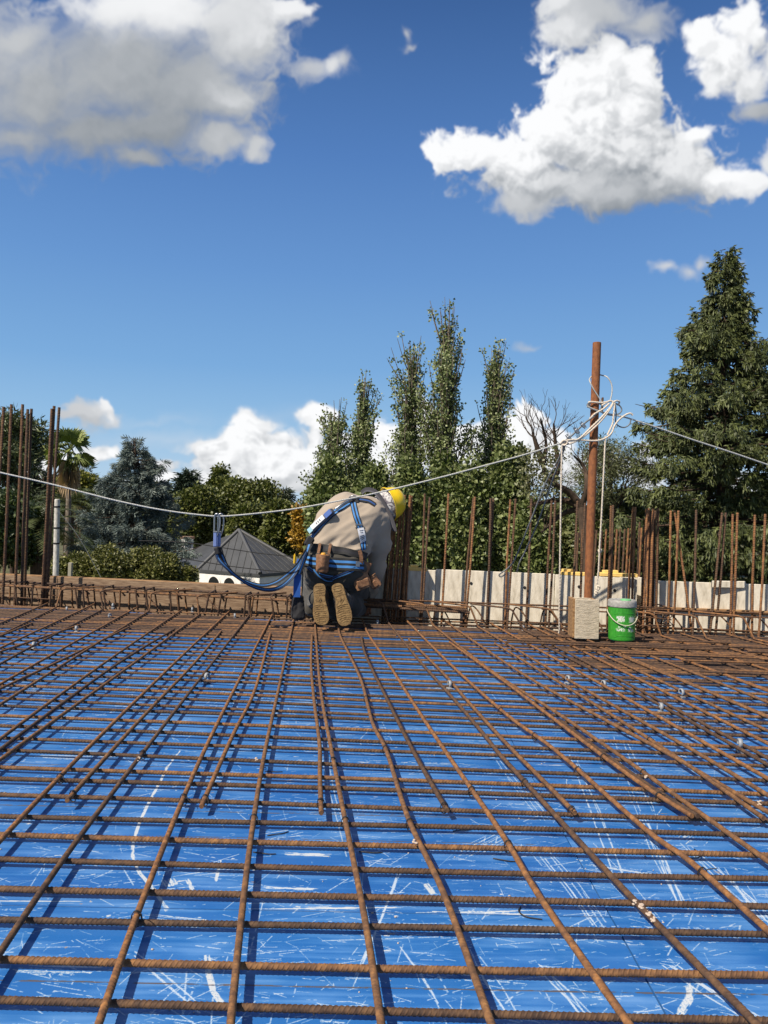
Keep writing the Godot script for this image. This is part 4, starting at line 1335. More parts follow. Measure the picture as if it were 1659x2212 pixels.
func pail_print() -> ImageTexture:      # green plastic with the worn remains of a white print
	var w := 1024
	var h := 512
	var im := Image.create_empty(w, h, false, Image.FORMAT_RGB8)
	var nz := FastNoiseLite.new()
	nz.seed = 9
	nz.frequency = 0.03
	nz.fractal_octaves = 4
	var blocks := [[-116, 124, 100, 34], [34, 126, 98, 34], [-96, 178, 30, 10], [-30, 176, 34, 12], [40, 180, 40, 12], [-122, 188, 112, 22], [24, 188, 44, 24], [66, 192, 50, 22]]
	for y in h:
		for x in w:
			var n := nz.get_noise_2d(x, y)
			var c := c8(66, 166, 52).lerp(c8(54, 146, 44), clampf(0.4 + n, 0, 1))
			# v: side of the pail runs between rows 2 and 5 of its profile
			var gx := float(posmod(x + w / 2, w) - w / 2)
			for b in blocks:
				var ux: float = (gx - b[0]) / b[2]
				var uy: float = float(y - b[1]) / float(b[3])
				if ux > 0.0 and ux < 1.0 and uy > 0.0 and uy < 1.0:
					var edge := minf(minf(ux, 1.0 - ux), minf(uy, 1.0 - uy))
					var keep := nz.get_noise_2d(x * 2.2 + b[0] * 50.0, y * 2.2) + edge * 1.4
					if keep > (0.1 if b[3] > 30 else 0.22):
						c = c8(226, 230, 218)
			im.set_pixel(x, h - 1 - y, c)
	return ImageTexture.create_from_image(im)


# ---------------------------------------------------------------- bodies as distance fields
class Field:
	var o: Vector3
	var h: float
	var nx: int
	var ny: int
	var nz: int
	var d := PackedFloat32Array()
	var who := PackedInt32Array()
	var best := PackedFloat32Array()

	func setup(lo: Vector3, hi: Vector3, cell: float) -> void:
		o = lo
		h = cell
		nx = int(ceil((hi.x - lo.x) / h)) + 1
		ny = int(ceil((hi.y - lo.y) / h)) + 1
		nz = int(ceil((hi.z - lo.z) / h)) + 1
		d.resize(nx * ny * nz)
		d.fill(1.0)
		best.resize(nx * ny * nz)
		best.fill(1.0)
		who.resize(nx * ny * nz)

	# tapered capsule joined with a smooth minimum; flat squeezes it along an axis
	func bone(a: Vector3, b: Vector3, ra: float, rb: float, k: float, id: int) -> void:
		var r := maxf(ra, rb) + k + 2.5 * h
		var lo := Vector3(minf(a.x, b.x), minf(a.y, b.y), minf(a.z, b.z)) - Vector3.ONE * r
		var hi := Vector3(maxf(a.x, b.x), maxf(a.y, b.y), maxf(a.z, b.z)) + Vector3.ONE * r
		var i0 := clampi(int((lo.x - o.x) / h), 0, nx - 1)
		var i1 := clampi(int((hi.x - o.x) / h) + 1, 0, nx - 1)
		var j0 := clampi(int((lo.y - o.y) / h), 0, ny - 1)
		var j1 := clampi(int((hi.y - o.y) / h) + 1, 0, ny - 1)
		var k0 := clampi(int((lo.z - o.z) / h), 0, nz - 1)
		var k1 := clampi(int((hi.z - o.z) / h) + 1, 0, nz - 1)
		var ab := b - a
		var ll := maxf(ab.length_squared(), 1e-9)
		for kz in range(k0, k1 + 1):
			for jy in range(j0, j1 + 1):
				var row := (kz * ny + jy) * nx
				for ix in range(i0, i1 + 1):
					var p := o + Vector3(ix, jy, kz) * h
					var t := clampf((p - a).dot(ab) / ll, 0.0, 1.0)
					var e := (p - a - ab * t).length() - lerpf(ra, rb, t)
					var q := row + ix
					var c := d[q]
					if e < best[q]:
						best[q] = e
						who[q] = id
					if c - e > k:
						d[q] = e
					elif e - c < k:
						var u := clampf(0.5 + 0.5 * (c - e) / k, 0.0, 1.0)
						d[q] = lerpf(c, e, u) - k * u * (1.0 - u)

	func at(p: Vector3) -> float:
		var q := (p - o) / h
		var i := int(q.x)
		var j := int(q.y)
		var k := int(q.z)
		if q.x < 0 or q.y < 0 or q.z < 0 or i >= nx - 1 or j >= ny - 1 or k >= nz - 1:
			return 0.2
		var f := q - Vector3(i, j, k)
		var b := (k * ny + j) * nx + i
		var sy := nx
		var sz := nx * ny
		var c0 := lerpf(lerpf(d[b], d[b + 1], f.x), lerpf(d[b + sy], d[b + sy + 1], f.x), f.y)
		var c1 := lerpf(lerpf(d[b + sz], d[b + sz + 1], f.x), lerpf(d[b + sz + sy], d[b + sz + sy + 1], f.x), f.y)
		return lerpf(c0, c1, f.z)

	func grad(p: Vector3) -> Vector3:
		var e := h * 0.9
		return Vector3(at(p + Vector3(e, 0, 0)) - at(p - Vector3(e, 0, 0)), at(p + Vector3(0, e, 0)) - at(p - Vector3(0, e, 0)), at(p + Vector3(0, 0, e)) - at(p - Vector3(0, 0, e))).normalized()

	# surface nets into a builder; colours by bone id
	func net(mb: MB, colors: Dictionary) -> void:
		var ids := PackedInt32Array()
		ids.resize(nx * ny * nz)
		ids.fill(-1)
		var sy := nx
		var sz := nx * ny
		var off := [0, 1, sy, sy + 1, sz, sz + 1, sz + sy, sz + sy + 1]
		var cor := [Vector3(0, 0, 0), Vector3(1, 0, 0), Vector3(0, 1, 0), Vector3(1, 1, 0), Vector3(0, 0, 1), Vector3(1, 0, 1), Vector3(0, 1, 1), Vector3(1, 1, 1)]
		var edges := [[0, 1], [2, 3], [4, 5], [6, 7], [0, 2], [1, 3], [4, 6], [5, 7], [0, 4], [1, 5], [2, 6], [3, 7]]
		for k in nz - 1:
			for j in ny - 1:
				for i in nx - 1:
					var b := (k * ny + j) * nx + i
					if absf(d[b]) > h * 3.0:
						continue
					var m := 0
					for q in 8:
						if d[b + off[q]] < 0.0:
							m += 1
					if m == 0 or m == 8:
						continue
					var s := Vector3.ZERO
					var n := 0
					for e in edges:
						var va := d[b + off[e[0]]]
						var vb := d[b + off[e[1]]]
						if (va < 0.0) != (vb < 0.0):
							s += cor[e[0]].lerp(cor[e[1]], va / (va - vb))
							n += 1
					var p := o + (Vector3(i, j, k) + s / n) * h
					mb.col = colors.get(who[b], Color.WHITE)
					ids[b] = mb.p(p, grad(p))
		mb.col = Color.WHITE
		for k in range(1, nz - 1):
			for j in range(1, ny - 1):
				for i in range(1, nx - 1):
					var b := (k * ny + j) * nx + i
					var v := d[b]
					if absf(v) > h * 3.0:
						continue
					if (v < 0.0) != (d[b + 1] < 0.0):
						quad(mb, ids, b, b - sy, b - sy - sz, b - sz)
					if (v < 0.0) != (d[b + sy] < 0.0):
						quad(mb, ids, b, b - 1, b - 1 - sz, b - sz)
					if (v < 0.0) != (d[b + sz] < 0.0):
						quad(mb, ids, b, b - 1, b - 1 - sy, b - sy)

	func quad(mb: MB, ids: PackedInt32Array, a: int, b: int, c: int, e: int) -> void:
		if ids[a] >= 0 and ids[b] >= 0 and ids[c] >= 0 and ids[e] >= 0:
			mb.q(ids[a], ids[b], ids[c], ids[e])


# ---------------------------------------------------------------- the worker
var body: Field

func W(x: float, y: float, z: float) -> Vector3:      # marks measured on an enlargement of the worker
	return at(621.0 + 0.16276 * x, 1026.1 + 0.16276 * y, z)

func on_body(x: float, y: float) -> Array:      # the body's surface there: point and normal
	var r := ray(621.0 + 0.16276 * x, 1026.1 + 0.16276 * y).normalized()
	var t := 4.9
	for i in 240:
		var e := body.at(EYE + r * t)
		if e < 0.001:
			break
		t += clampf(e * 0.6, 0.002, 0.05)
		if t > 6.4:
			t = 5.5
			break
	var p := EYE + r * t
	return [p, body.grad(p)]

func strap(marks: Array, width: float, thick: float, stripes: Array, per := 5, lift := 0.002) -> MB:
	var pts := PackedVector3Array()
	var nrm := PackedVector3Array()
	for i in marks.size() - 1:
		for k in per:
			var u := float(k) / per
			var h := on_body(lerpf(marks[i][0], marks[i + 1][0], u), lerpf(marks[i][1], marks[i + 1][1], u))
			pts.append(h[0]); nrm.append(h[1])
	var e := on_body(marks[-1][0], marks[-1][1])
	pts.append(e[0]); nrm.append(e[1])
	# even out
	for pass_ in 3:
		for i in range(1, pts.size() - 1):
			nrm[i] = (nrm[i - 1] + nrm[i] * 2.0 + nrm[i + 1]).normalized()
			pts[i] = (pts[i - 1] + pts[i] * 2.0 + pts[i + 1]) * 0.25
	for i in pts.size():
		pts[i] += nrm[i] * lift
	var mb := MB.new()
	mb.band(pts, nrm, width, thick, stripes)
	return mb

func make_worker() -> void:
	var shirt := lin(158, 144, 128)
	var pants := lin(60, 56, 50)
	var skin := lin(168, 118, 88)
	var navy := lin(46, 50, 66)
	var cloth := lin(136, 132, 136)
	var root := thing("person", "worker in beige shirt, harness and yellow helmet kneeling with back turned", "person", W(620, 1980, 5.3) * Vector3(1, 0, 1) + Vector3(0, 0.045, 0))
	body = Field.new()
	body.setup(Vector3(-0.72, 0.02, -6.35), Vector3(0.3, 1.13, -4.98), 0.0125)
	# trunk
	body.bone(W(440, 1190, 5.40), W(800, 1210, 5.40), 0.135, 0.135, 0.05, 1)
	body.bone(W(500, 1010, 5.44), W(830, 1020, 5.44), 0.118, 0.118, 0.06, 2)
	body.bone(W(560, 880, 5.46), W(880, 880, 5.46), 0.128, 0.128, 0.07, 2)
	body.bone(W(600, 690, 5.49), W(900, 700, 5.49), 0.15, 0.15, 0.07, 2)
	body.bone(W(720, 500, 5.53), W(1060, 540, 5.53), 0.14, 0.145, 0.07, 2)
	body.bone(W(780, 430, 5.60), W(1180, 640, 5.58), 0.10, 0.105, 0.06, 2)
	# right arm
	body.bone(W(1195, 660, 5.54), W(1225, 900, 5.57), 0.102, 0.085, 0.05, 3)
	body.bone(W(1225, 900, 5.57), W(1185, 1240, 5.62), 0.085, 0.066, 0.04, 3)
	body.bone(W(1185, 1240, 5.62), W(1120, 1560, 5.78), 0.062, 0.045, 0.03, 3)
	body.bone(W(1120, 1560, 5.78), W(1090, 1640, 5.81), 0.036, 0.034, 0.02, 4)
	# left arm
	body.bone(W(760, 440, 5.60), W(640, 800, 5.72), 0.10, 0.07, 0.05, 3)
	body.bone(W(640, 800, 5.72), W(760, 1300, 5.78), 0.066, 0.045, 0.03, 3)
	body.bone(W(760, 1300, 5.78), W(820, 1440, 5.80), 0.036, 0.034, 0.02, 4)
	# neck and head
	body.bone(W(1090, 480, 5.60), W(1210, 420, 5.64), 0.075, 0.062, 0.04, 5)
	body.bone(W(1270, 400, 5.65), W(1330, 380, 5.66), 0.088, 0.092, 0.03, 6)
	body.bone(W(1290, 420, 5.73), W(1350, 430, 5.75), 0.05, 0.042, 0.02, 4)
	# legs: thigh down to the knee, shin back to the ankle
	body.bone(W(450, 1240, 5.42), W(330, 1640, 5.80), 0.135, 0.085, 0.05, 1)
	body.bone(W(800, 1260, 5.42), W(930, 1680, 5.82), 0.135, 0.09, 0.05, 1)
	body.bone(W(620, 1330, 5.50), W(620, 1560, 5.66), 0.11, 0.09, 0.05, 1)
	body.bone(W(590, 1640, 5.5), W(640, 1800, 5.55), 0.08, 0.07, 0.04, 1)
	body.bone(W(335, 1690, 5.80), W(400, 1640, 5.30), 0.078, 0.06, 0.03, 1)
	body.bone(W(930, 1720, 5.82), W(720, 1660, 5.30), 0.082, 0.06, 0.03, 1)
	body.bone(W(330, 1700, 5.72), W(330, 1760, 5.55), 0.075, 0.065, 0.03, 1)
	body.bone(W(930, 1740, 5.70), W(860, 1760, 5.50), 0.082, 0.07, 0.03, 1)
	# folds in the cloth
	var nz := FastNoiseLite.new()
	nz.seed = 12
	nz.frequency = 1.0
	nz.fractal_octaves = 3
	for k in body.nz:
		for j in body.ny:
			for i in body.nx:
				var q := (k * body.ny + j) * body.nx + i
				var dd := body.d[q]
				if absf(dd) < 0.05:
					var p := body.o + Vector3(i, j, k) * body.h
					var w := body.who[q]
					if w == 2 or w == 3:
						var u := p.x * 0.85 + p.y * 0.5
						var v := -p.x * 0.5 + p.y * 0.85
						var low := 1.0 + 1.2 * smoothstep(0.72, 0.58, p.y)
						body.d[q] = dd + (0.026 if w == 2 else 0.012) * low * (absf(nz.get_noise_3d(u * 2.4, v * 6.0, p.z * 3.0)) - 0.2)
					elif w == 1:
						body.d[q] = dd + 0.02 * (absf(nz.get_noise_3d(p.x * 5.0, p.y * 8.0, p.z * 5.0)) - 0.2)
	var mb := MB.new()
	body.net(mb, {1: pants, 2: shirt, 3: shirt, 4: skin, 5: navy, 6: cloth})
	hand(mb, W(1090, 1640, 5.81), Vector3(-0.25, -0.8, -0.5), Vector3(1, 0, -0.2), skin, 1.0)
	hand(mb, W(820, 1440, 5.80), Vector3(0.45, -0.8, -0.35), Vector3(-1, 0.1, -0.3), skin, -1.0)
	# face, turned down and away
	var fc := W(1330, 440, 5.75)
	mb.col = skin
	mb.lathe(Transform3D(Basis(Vector3.RIGHT, -1.9), fc + Vector3(0.02, -0.02, -0.035)), [[0.0, 0.03], [0.01, 0.012], [0.016, -0.01], [0.012, -0.02]], 8)
	mb.col = lin(40, 30, 26)
	for s in [-1.0, 1.0]:
		mb.lathe(Transform3D(Basis(), fc + Vector3(0.015 + s * 0.03, 0.02, -0.045)), [[0.0, 0.008], [0.009, 0.003], [0.01, -0.004], [0.0, -0.008]], 8)
	mb.col = Color.WHITE
	var cl := vmat(0.9)
	cl.rim_enabled = true
	cl.rim = 0.25
	cl.rim_tint = 0.6
	put(mb, "body", bump(cl, grey_tex(256, 0.08, 45, 3), 0.0), root)

	# helmet
	var ax := Vector3(0.84, 0.36, -0.40).normalized()      # towards its crown
	var fr := Vector3(-0.05, -0.8, -0.6)      # towards its peak
	fr = (fr - ax * fr.dot(ax)).normalized()
	var hx := Transform3D(Basis(fr.cross(ax).normalized(), ax, fr).orthonormalized(), W(1335, 392, 5.64))
	var yellow := mat(Color.WHITE, 0.32, noise_tex(256, 0.02, [[0.0, c8(248, 198, 16)], [0.5, c8(255, 216, 24)], [1.0, c8(255, 222, 44)]], 51, 4), Vector3(4, 4, 4))
	mb = MB.new()
	var sq := hx * Transform3D(Basis().scaled(Vector3(0.92, 1.0, 1.06)), Vector3.ZERO)
	mb.lathe(sq, [[0.136, -0.004], [0.139, 0.0], [0.1345, 0.004], [0.127, 0.012], [0.123, 0.04], [0.113, 0.075], [0.094, 0.105], [0.064, 0.127], [0.03, 0.137], [0.0, 0.139]], 40)
	mb.lathe(sq, [[0.136, -0.004], [0.124, 0.0], [0.118, 0.04], [0.108, 0.073], [0.09, 0.101], [0.06, 0.122], [0.0, 0.133]], 40)
	var helm := put(mb, "helmet", yellow, root)
	mb = MB.new()      # crown ridge and peak
	var ridge := PackedVector3Array()
	for k in 13:
		var g := lerpf(-1.15, 1.15, k / 12.0)
		ridge.append(sq * Vector3(0, cos(g) * 0.139 - 0.002, sin(g) * 0.125))
	mb.tube(ridge, 0.011, 0.011, 6)
	put(mb, "ridge", yellow, helm)
	mb = MB.new()
	var prev := -1
	for k in 15:
		var g := lerpf(-0.9, 0.9, k / 14.0)
		var a := sq * Vector3(sin(g) * 0.128, 0.004, cos(g) * 0.128)
		var e := sq * Vector3(sin(g) * 0.145, -0.012, cos(g) * (0.128 + 0.05 * cos(g)))
		var q := mb.p(a, ax)
		mb.p(e, ax)
		if prev >= 0:
			mb.q(prev, prev + 1, q + 1, q)
		prev = q
	put(mb, "peak", yellow, helm)
	# patterned neck cloth between collar and helmet
	var patt := mat(Color.WHITE, 0.9, noise_tex(256, 0.03, [[0.0, c8(232, 230, 228)], [0.48, c8(220, 218, 216)], [0.52, c8(104, 98, 106)], [1.0, c8(134, 128, 138)]], 53, 2), Vector3(5, 5, 5))
	mb = MB.new()
	var f2 := Field.new()
	var hc := W(1285, 400, 5.64)
	f2.setup(hc - Vector3.ONE * 0.2, hc + Vector3.ONE * 0.2, 0.008)
	f2.bone(W(1225, 430, 5.62), W(1320, 392, 5.65), 0.088, 0.114, 0.03, 1)
	f2.bone(W(1200, 520, 5.60), W(1320, 470, 5.63), 0.05, 0.075, 0.04, 1)
	for k in f2.nz:
		for j in f2.ny:
			for i in f2.nx:
				var q := (k * f2.ny + j) * f2.nx + i
				var p := f2.o + Vector3(i, j, k) * f2.h
				f2.d[q] += 0.006 * nz.get_noise_3d(p.x * 16.0, p.y * 16.0, p.z * 16.0)
	f2.net(mb, {})
	put(mb, "neck_cloth", patt, root)
	# dark collar flap hanging from the helmet to the shoulder
	mb = MB.new()
	var flap := [[985, 240, 5.60], [1050, 196, 5.58], [1150, 215, 5.56], [1230, 300, 5.53], [1300, 430, 5.51], [1365, 560, 5.50], [1410, 680, 5.50], [1425, 750, 5.52]]
	var fp := PackedVector3Array()
	var fn := PackedVector3Array()
	for q in flap:
		fp.append(W(q[0], q[1], q[2]))
		fn.append(Vector3(-0.35, 0.35, 0.85).normalized())
	fp = smooth_path(fp, 4)
	fn = smooth_path(fn, 4)
	mb.band(fp, fn, 0.036, 0.006, [lin(20, 22, 32), lin(24, 27, 38), lin(60, 60, 68)])
	put(mb, "collar_flap", M.web, root)

	# boots
	for s in 2:
		var heel: Vector3 = W(421, 1440, 5.13) if s == 0 else W(650, 1440, 5.12)
		var toe: Vector3 = W(466, 1990, 5.075) if s == 0 else W(772, 2000, 5.07)
		boot(root, heel, toe, s)

	# belts and harness
	var blk := lin(24, 24, 26)
	var blu := lin(60, 122, 182)
	var dbl := lin(34, 72, 128)
	put(strap([[262, 985], [330, 955], [430, 960], [590, 985], [740, 1010], [880, 1040], [985, 1060], [1040, 1080]], 0.052, 0.005, [blk, lin(34, 34, 36), blk], 6, 0.004), "tool_belt", M.web, root)
	var hs := Node3D.new()
	hs.name = "harness"
	root.add_child(hs)
	var st2 := [blk, blk, blu, blu, blk, blk, blu, blu, blk, blk]
	put(strap([[225, 1120], [300, 1135], [390, 1150], [560, 1175], [740, 1185], [900, 1195], [960, 1200], [1000, 1205]], 0.088, 0.005, st2, 6, 0.003), "hip_band", M.web, hs)
	var st1 := [blk, blu, blu, blk, blk, blu, blu, blk]
	put(strap([[868, 345], [885, 450], [920, 580], [955, 680], [985, 800], [1000, 900], [1005, 990]], 0.046, 0.004, st1, 6, 0.003), "shoulder_strap", M.web, hs)
	put(strap([[868, 340], [770, 385], [660, 470], [540, 570], [430, 690], [350, 800], [290, 900]], 0.046, 0.004, st1, 6, 0.002), "shoulder_strap", M.web, hs)
	put(strap([[880, 335], [980, 330], [1080, 345], [1160, 400]], 0.04, 0.004, [blk, dbl, blk], 5, 0.003), "yoke_strap", M.web, hs)
	put(strap([[275, 1215], [340, 1270], [450, 1325], [560, 1345], [640, 1350]], 0.034, 0.004, [blk, blu, blk, dbl, blk], 5, 0.004), "thigh_strap", M.web, hs)
	put(strap([[905, 1240], [820, 1285], [720, 1320], [640, 1350], [560, 1395]], 0.034, 0.004, [blk, blu, blk, dbl, blk], 5, 0.004), "thigh_strap", M.web, hs)
	put(strap([[350, 1250], [420, 1340], [520, 1400], [600, 1395]], 0.03, 0.004, [blk, blu, blk], 5, 0.006), "thigh_strap", M.web, hs)
	# label on the shoulder strap, with small printed lines
	var lab := strap([[962, 705], [985, 800], [998, 885]], 0.05, 0.003, [lin(228, 228, 230)], 5, 0.008)
	put(lab, "strap_label", M.web, hs)
	for ln in [[975, 735, 0.03], [978, 760, 0.02], [984, 800, 0.034], [987, 820, 0.034], [990, 840, 0.03], [994, 868, 0.038]]:
		put(strap([[ln[0], ln[1]], [ln[0] + 1.5, ln[1] + 6]], ln[2], 0.002, [lin(58, 60, 70)], 2, 0.0105), "printed_line", M.web, hs)
	var mbk := MB.new()
	var bk := on_body(945, 665)
	var bkb := Basis(Vector3(bk[1].z, 0, -bk[1].x).normalized(), Vector3.UP, bk[1]).orthonormalized()
	mbk.box(Transform3D(bkb, bk[0] + bk[1] * 0.009), Vector3(0.056, 0.014, 0.007), 0.002)
	mbk.box(Transform3D(bkb, bk[0] + bk[1] * 0.009 - Vector3(0, 0.02, 0)), Vector3(0.056, 0.006, 0.007), 0.002)
	var bc := on_body(925, 1185)
	mbk.box(Transform3D(bkb, bc[0] + bc[1] * 0.012), Vector3(0.03, 0.04, 0.006), 0.002)
	put(mbk, "buckle", M.steel, hs)
	mbk = MB.new()      # dorsal ring and its plate
	var dr := on_body(880, 335)
	mbk.box(Transform3D(Basis(Vector3.RIGHT, -0.6), dr[0] + dr[1] * 0.008), Vector3(0.075, 0.05, 0.008), 0.003)
	put(mbk, "dorsal_plate", M.black, hs)
	mbk = MB.new()
	var ring := PackedVector3Array()
	for k in 17:
		var g := TAU * k / 16.0
		ring.append(dr[0] + dr[1] * 0.022 + Vector3(cos(g) * 0.03, sin(g) * 0.018, sin(g) * 0.012))
	mbk.tube(ring, 0.0045, 0.0045, 6, false)
	put(mbk, "dorsal_ring", M.steel, hs)

	# leather holster on the belt
	var hol := Node3D.new()
	hol.name = "leather_holster"
	root.add_child(hol)
	var hp := on_body(465, 1165)
	var hctr: Vector3 = hp[0] + Vector3(0, 0, 0.04)
	mb = MB.new()
	mb.lathe(Transform3D(Basis(Vector3.BACK, -0.05).scaled(Vector3(1.0, 1.0, 0.72)), hctr - Vector3(0, 0.07, 0)), [[0.0, 0.0], [0.036, 0.002], [0.045, 0.014], [0.047, 0.07], [0.05, 0.128], [0.046, 0.132], [0.042, 0.126], [0.04, 0.02]], 20)
	put(mb, "pocket", M.leather, hol)
	for s in [[435, 905, 415, 1035], [575, 910, 550, 1045]]:
		var sp := PackedVector3Array()
		var sn := PackedVector3Array()
		for k in 7:
			var u := k / 6.0
			var q := on_body(lerpf(s[0], s[2], u), lerpf(s[1], s[3], u))
			sp.append(q[0] + Vector3(0, 0, 0.012 + 0.02 * u))
			sn.append(Vector3(0, 0.15, 1).normalized())
		mb = MB.new()
		mb.band(sp, sn, 0.019, 0.004, [Color.WHITE])
		put(mb, "belt_loop", M.leather, hol)
	mb = MB.new()
	mb.lathe(Transform3D(Basis(Vector3.BACK, 0.1), hctr + Vector3(0.01, 0.04, 0.005)), [[0.018, 0.0], [0.02, 0.025], [0.012, 0.035], [0.0, 0.036]], 12)
	put(mb, "tool_handle", mat(c8(232, 168, 56), 0.5), hol)
	# leather pouches at the right hip
	var pou := Node3D.new()
	pou.name = "leather_pouch"
	root.add_child(pou)
	# two stiff bags: tapered, open at the top, with a rolled rim and a pocket sewn on
	for bag in [[W(985, 1415, 5.345), 0.36, 0.25, Vector3(0.128, 0.112, 0.062)], [W(1150, 1420, 5.40), 0.62, -0.3, Vector3(0.085, 0.095, 0.055)]]:
		var bb := Basis(Vector3.BACK, bag[1]) * Basis(Vector3.UP, bag[2])
		var sz: Vector3 = bag[3]
		var rings: Array = []
		mb = MB.new()
		var nk := 20
		var prevr := -1
		for r in [[-0.5, 0.62, 0.5], [-0.44, 0.86, 0.86], [-0.2, 0.98, 1.12], [0.1, 1.0, 1.05], [0.36, 0.96, 0.8], [0.5, 1.0, 0.72]]:
			var first := mb.v.size()
			for k in nk + 1:
				var g := TAU * k / nk
				var ex := signf(cos(g)) * pow(absf(cos(g)), 0.6)
				var ez := signf(sin(g)) * pow(absf(sin(g)), 0.6)
				var crease := 0.004 * nz.get_noise_2d(k * 3.0, r[0] * 40.0)
				mb.p(bag[0] + bb * Vector3(ex * sz.x * 0.5 * r[1], r[0] * sz.y, ez * (sz.z * 0.5 * r[2] + crease)), (bb * Vector3(ex / sz.x, -0.4 if r[0] < -0.4 else 0.05, ez / sz.z)).normalized(), Vector2(k, r[0]))
			if prevr >= 0:
				for k in nk:
					mb.q(prevr + k, prevr + k + 1, first + k + 1, first + k)
			prevr = first
		mb.lathe(Transform3D(bb.scaled_local(Vector3(sz.x * 0.31, 1, sz.z * 0.25)), bag[0] - bb.y * sz.y * 0.5), [[1.0, 0.0], [0.0, -0.001]], 16)
		mb.lathe(Transform3D(bb.scaled_local(Vector3(sz.x * 0.48, 1, sz.z * 0.34)), bag[0] + bb.y * sz.y * 0.38), [[1.0, 0.0], [0.0, -0.004]], 16)
		put(mb, "bag", M.leather, pou)
		mb = MB.new()
		var rim := PackedVector3Array()
		for k in nk + 1:
			var g := TAU * k / nk
			rim.append(bag[0] + bb * Vector3(signf(cos(g)) * pow(absf(cos(g)), 0.6) * sz.x * 0.5, sz.y * 0.5, signf(sin(g)) * pow(absf(sin(g)), 0.6) * sz.z * 0.36))
		mb.tube(rim, 0.0045, 0.0045, 6, false)
		put(mb, "rim", M.leather, pou)
		mb = MB.new()
		mb.box(Transform3D(bb * Basis(Vector3.RIGHT, 0.12), bag[0] + bb * Vector3(0, -0.012, sz.z * 0.56)), Vector3(sz.x * 0.72, sz.y * 0.52, 0.012), 0.005)
		put(mb, "sewn_pocket", M.leather, pou)
	mb = MB.new()
	var lp := PackedVector3Array([W(955, 1000, 5.27), W(975, 1080, 5.28), W(980, 1160, 5.30), W(975, 1230, 5.31), W(985, 1300, 5.32)])
	var lnr := PackedVector3Array()
	for k in 17:
		lnr.append(Vector3(0.3, 0.05, 0.95).normalized())
	lp = smooth_path(lp, 4)
	mb.band(lp, lnr, 0.026, 0.004, [Color.WHITE])
	put(mb, "hanger", M.leather, pou)
	mb = MB.new()
	mb.box(Transform3D(Basis(Vector3.BACK, -0.35) * Basis(Vector3.UP, 0.3), W(1030, 1240, 5.37)), Vector3(0.07, 0.1, 0.012), 0.004)
	put(mb, "back_flap", M.leather, pou)
	make_lanyard()

func hand(mb: MB, wrist: Vector3, d: Vector3, side: Vector3, skin: Color, s: float) -> void:
	d = d.normalized()
	side = (side - d * side.dot(d)).normalized()
	var palm_n := d.cross(side).normalized()
	var f := Field.new()
	var c := wrist + d * 0.09
	f.setup(c - Vector3.ONE * 0.13, c + Vector3.ONE * 0.13, 0.004)
	f.bone(wrist - d * 0.02, wrist + d * 0.02, 0.028, 0.028, 0.012, 1)
	for k in 4:
		var off := (k - 1.5) * 0.02
		f.bone(wrist + d * 0.02 + side * off * 0.6, wrist + d * 0.085 + side * off, 0.015, 0.0125, 0.012, 1)
	for k in 4:
		var off := (k - 1.5) * 0.0205
		var l: float = [0.036, 0.042, 0.040, 0.031][k]
		var a := wrist + d * 0.088 + side * off
		var b := a + (d * 0.75 + palm_n * 0.65).normalized() * l
		var e := b + (d * 0.1 + palm_n * 1.0).normalized() * l * 0.7
		var g := e + (palm_n * 0.7 - d * 0.7).normalized() * l * 0.5
		f.bone(a, b, 0.0098, 0.009, 0.003, 1)
		f.bone(b, e, 0.009, 0.0083, 0.003, 1)
		f.bone(e, g, 0.0083, 0.0072, 0.003, 1)
	var t0 := wrist + d * 0.03 - side * 0.028 * s
	var t1 := t0 + (d * 0.5 - side * 0.7 * s + palm_n * 0.4).normalized() * 0.042
	var t2 := t1 + (d * 0.8 + palm_n * 0.6).normalized() * 0.032
	f.bone(t0, t1, 0.014, 0.0105, 0.008, 1)
	f.bone(t1, t2, 0.0105, 0.0088, 0.003, 1)
	f.net(mb, {1: skin})

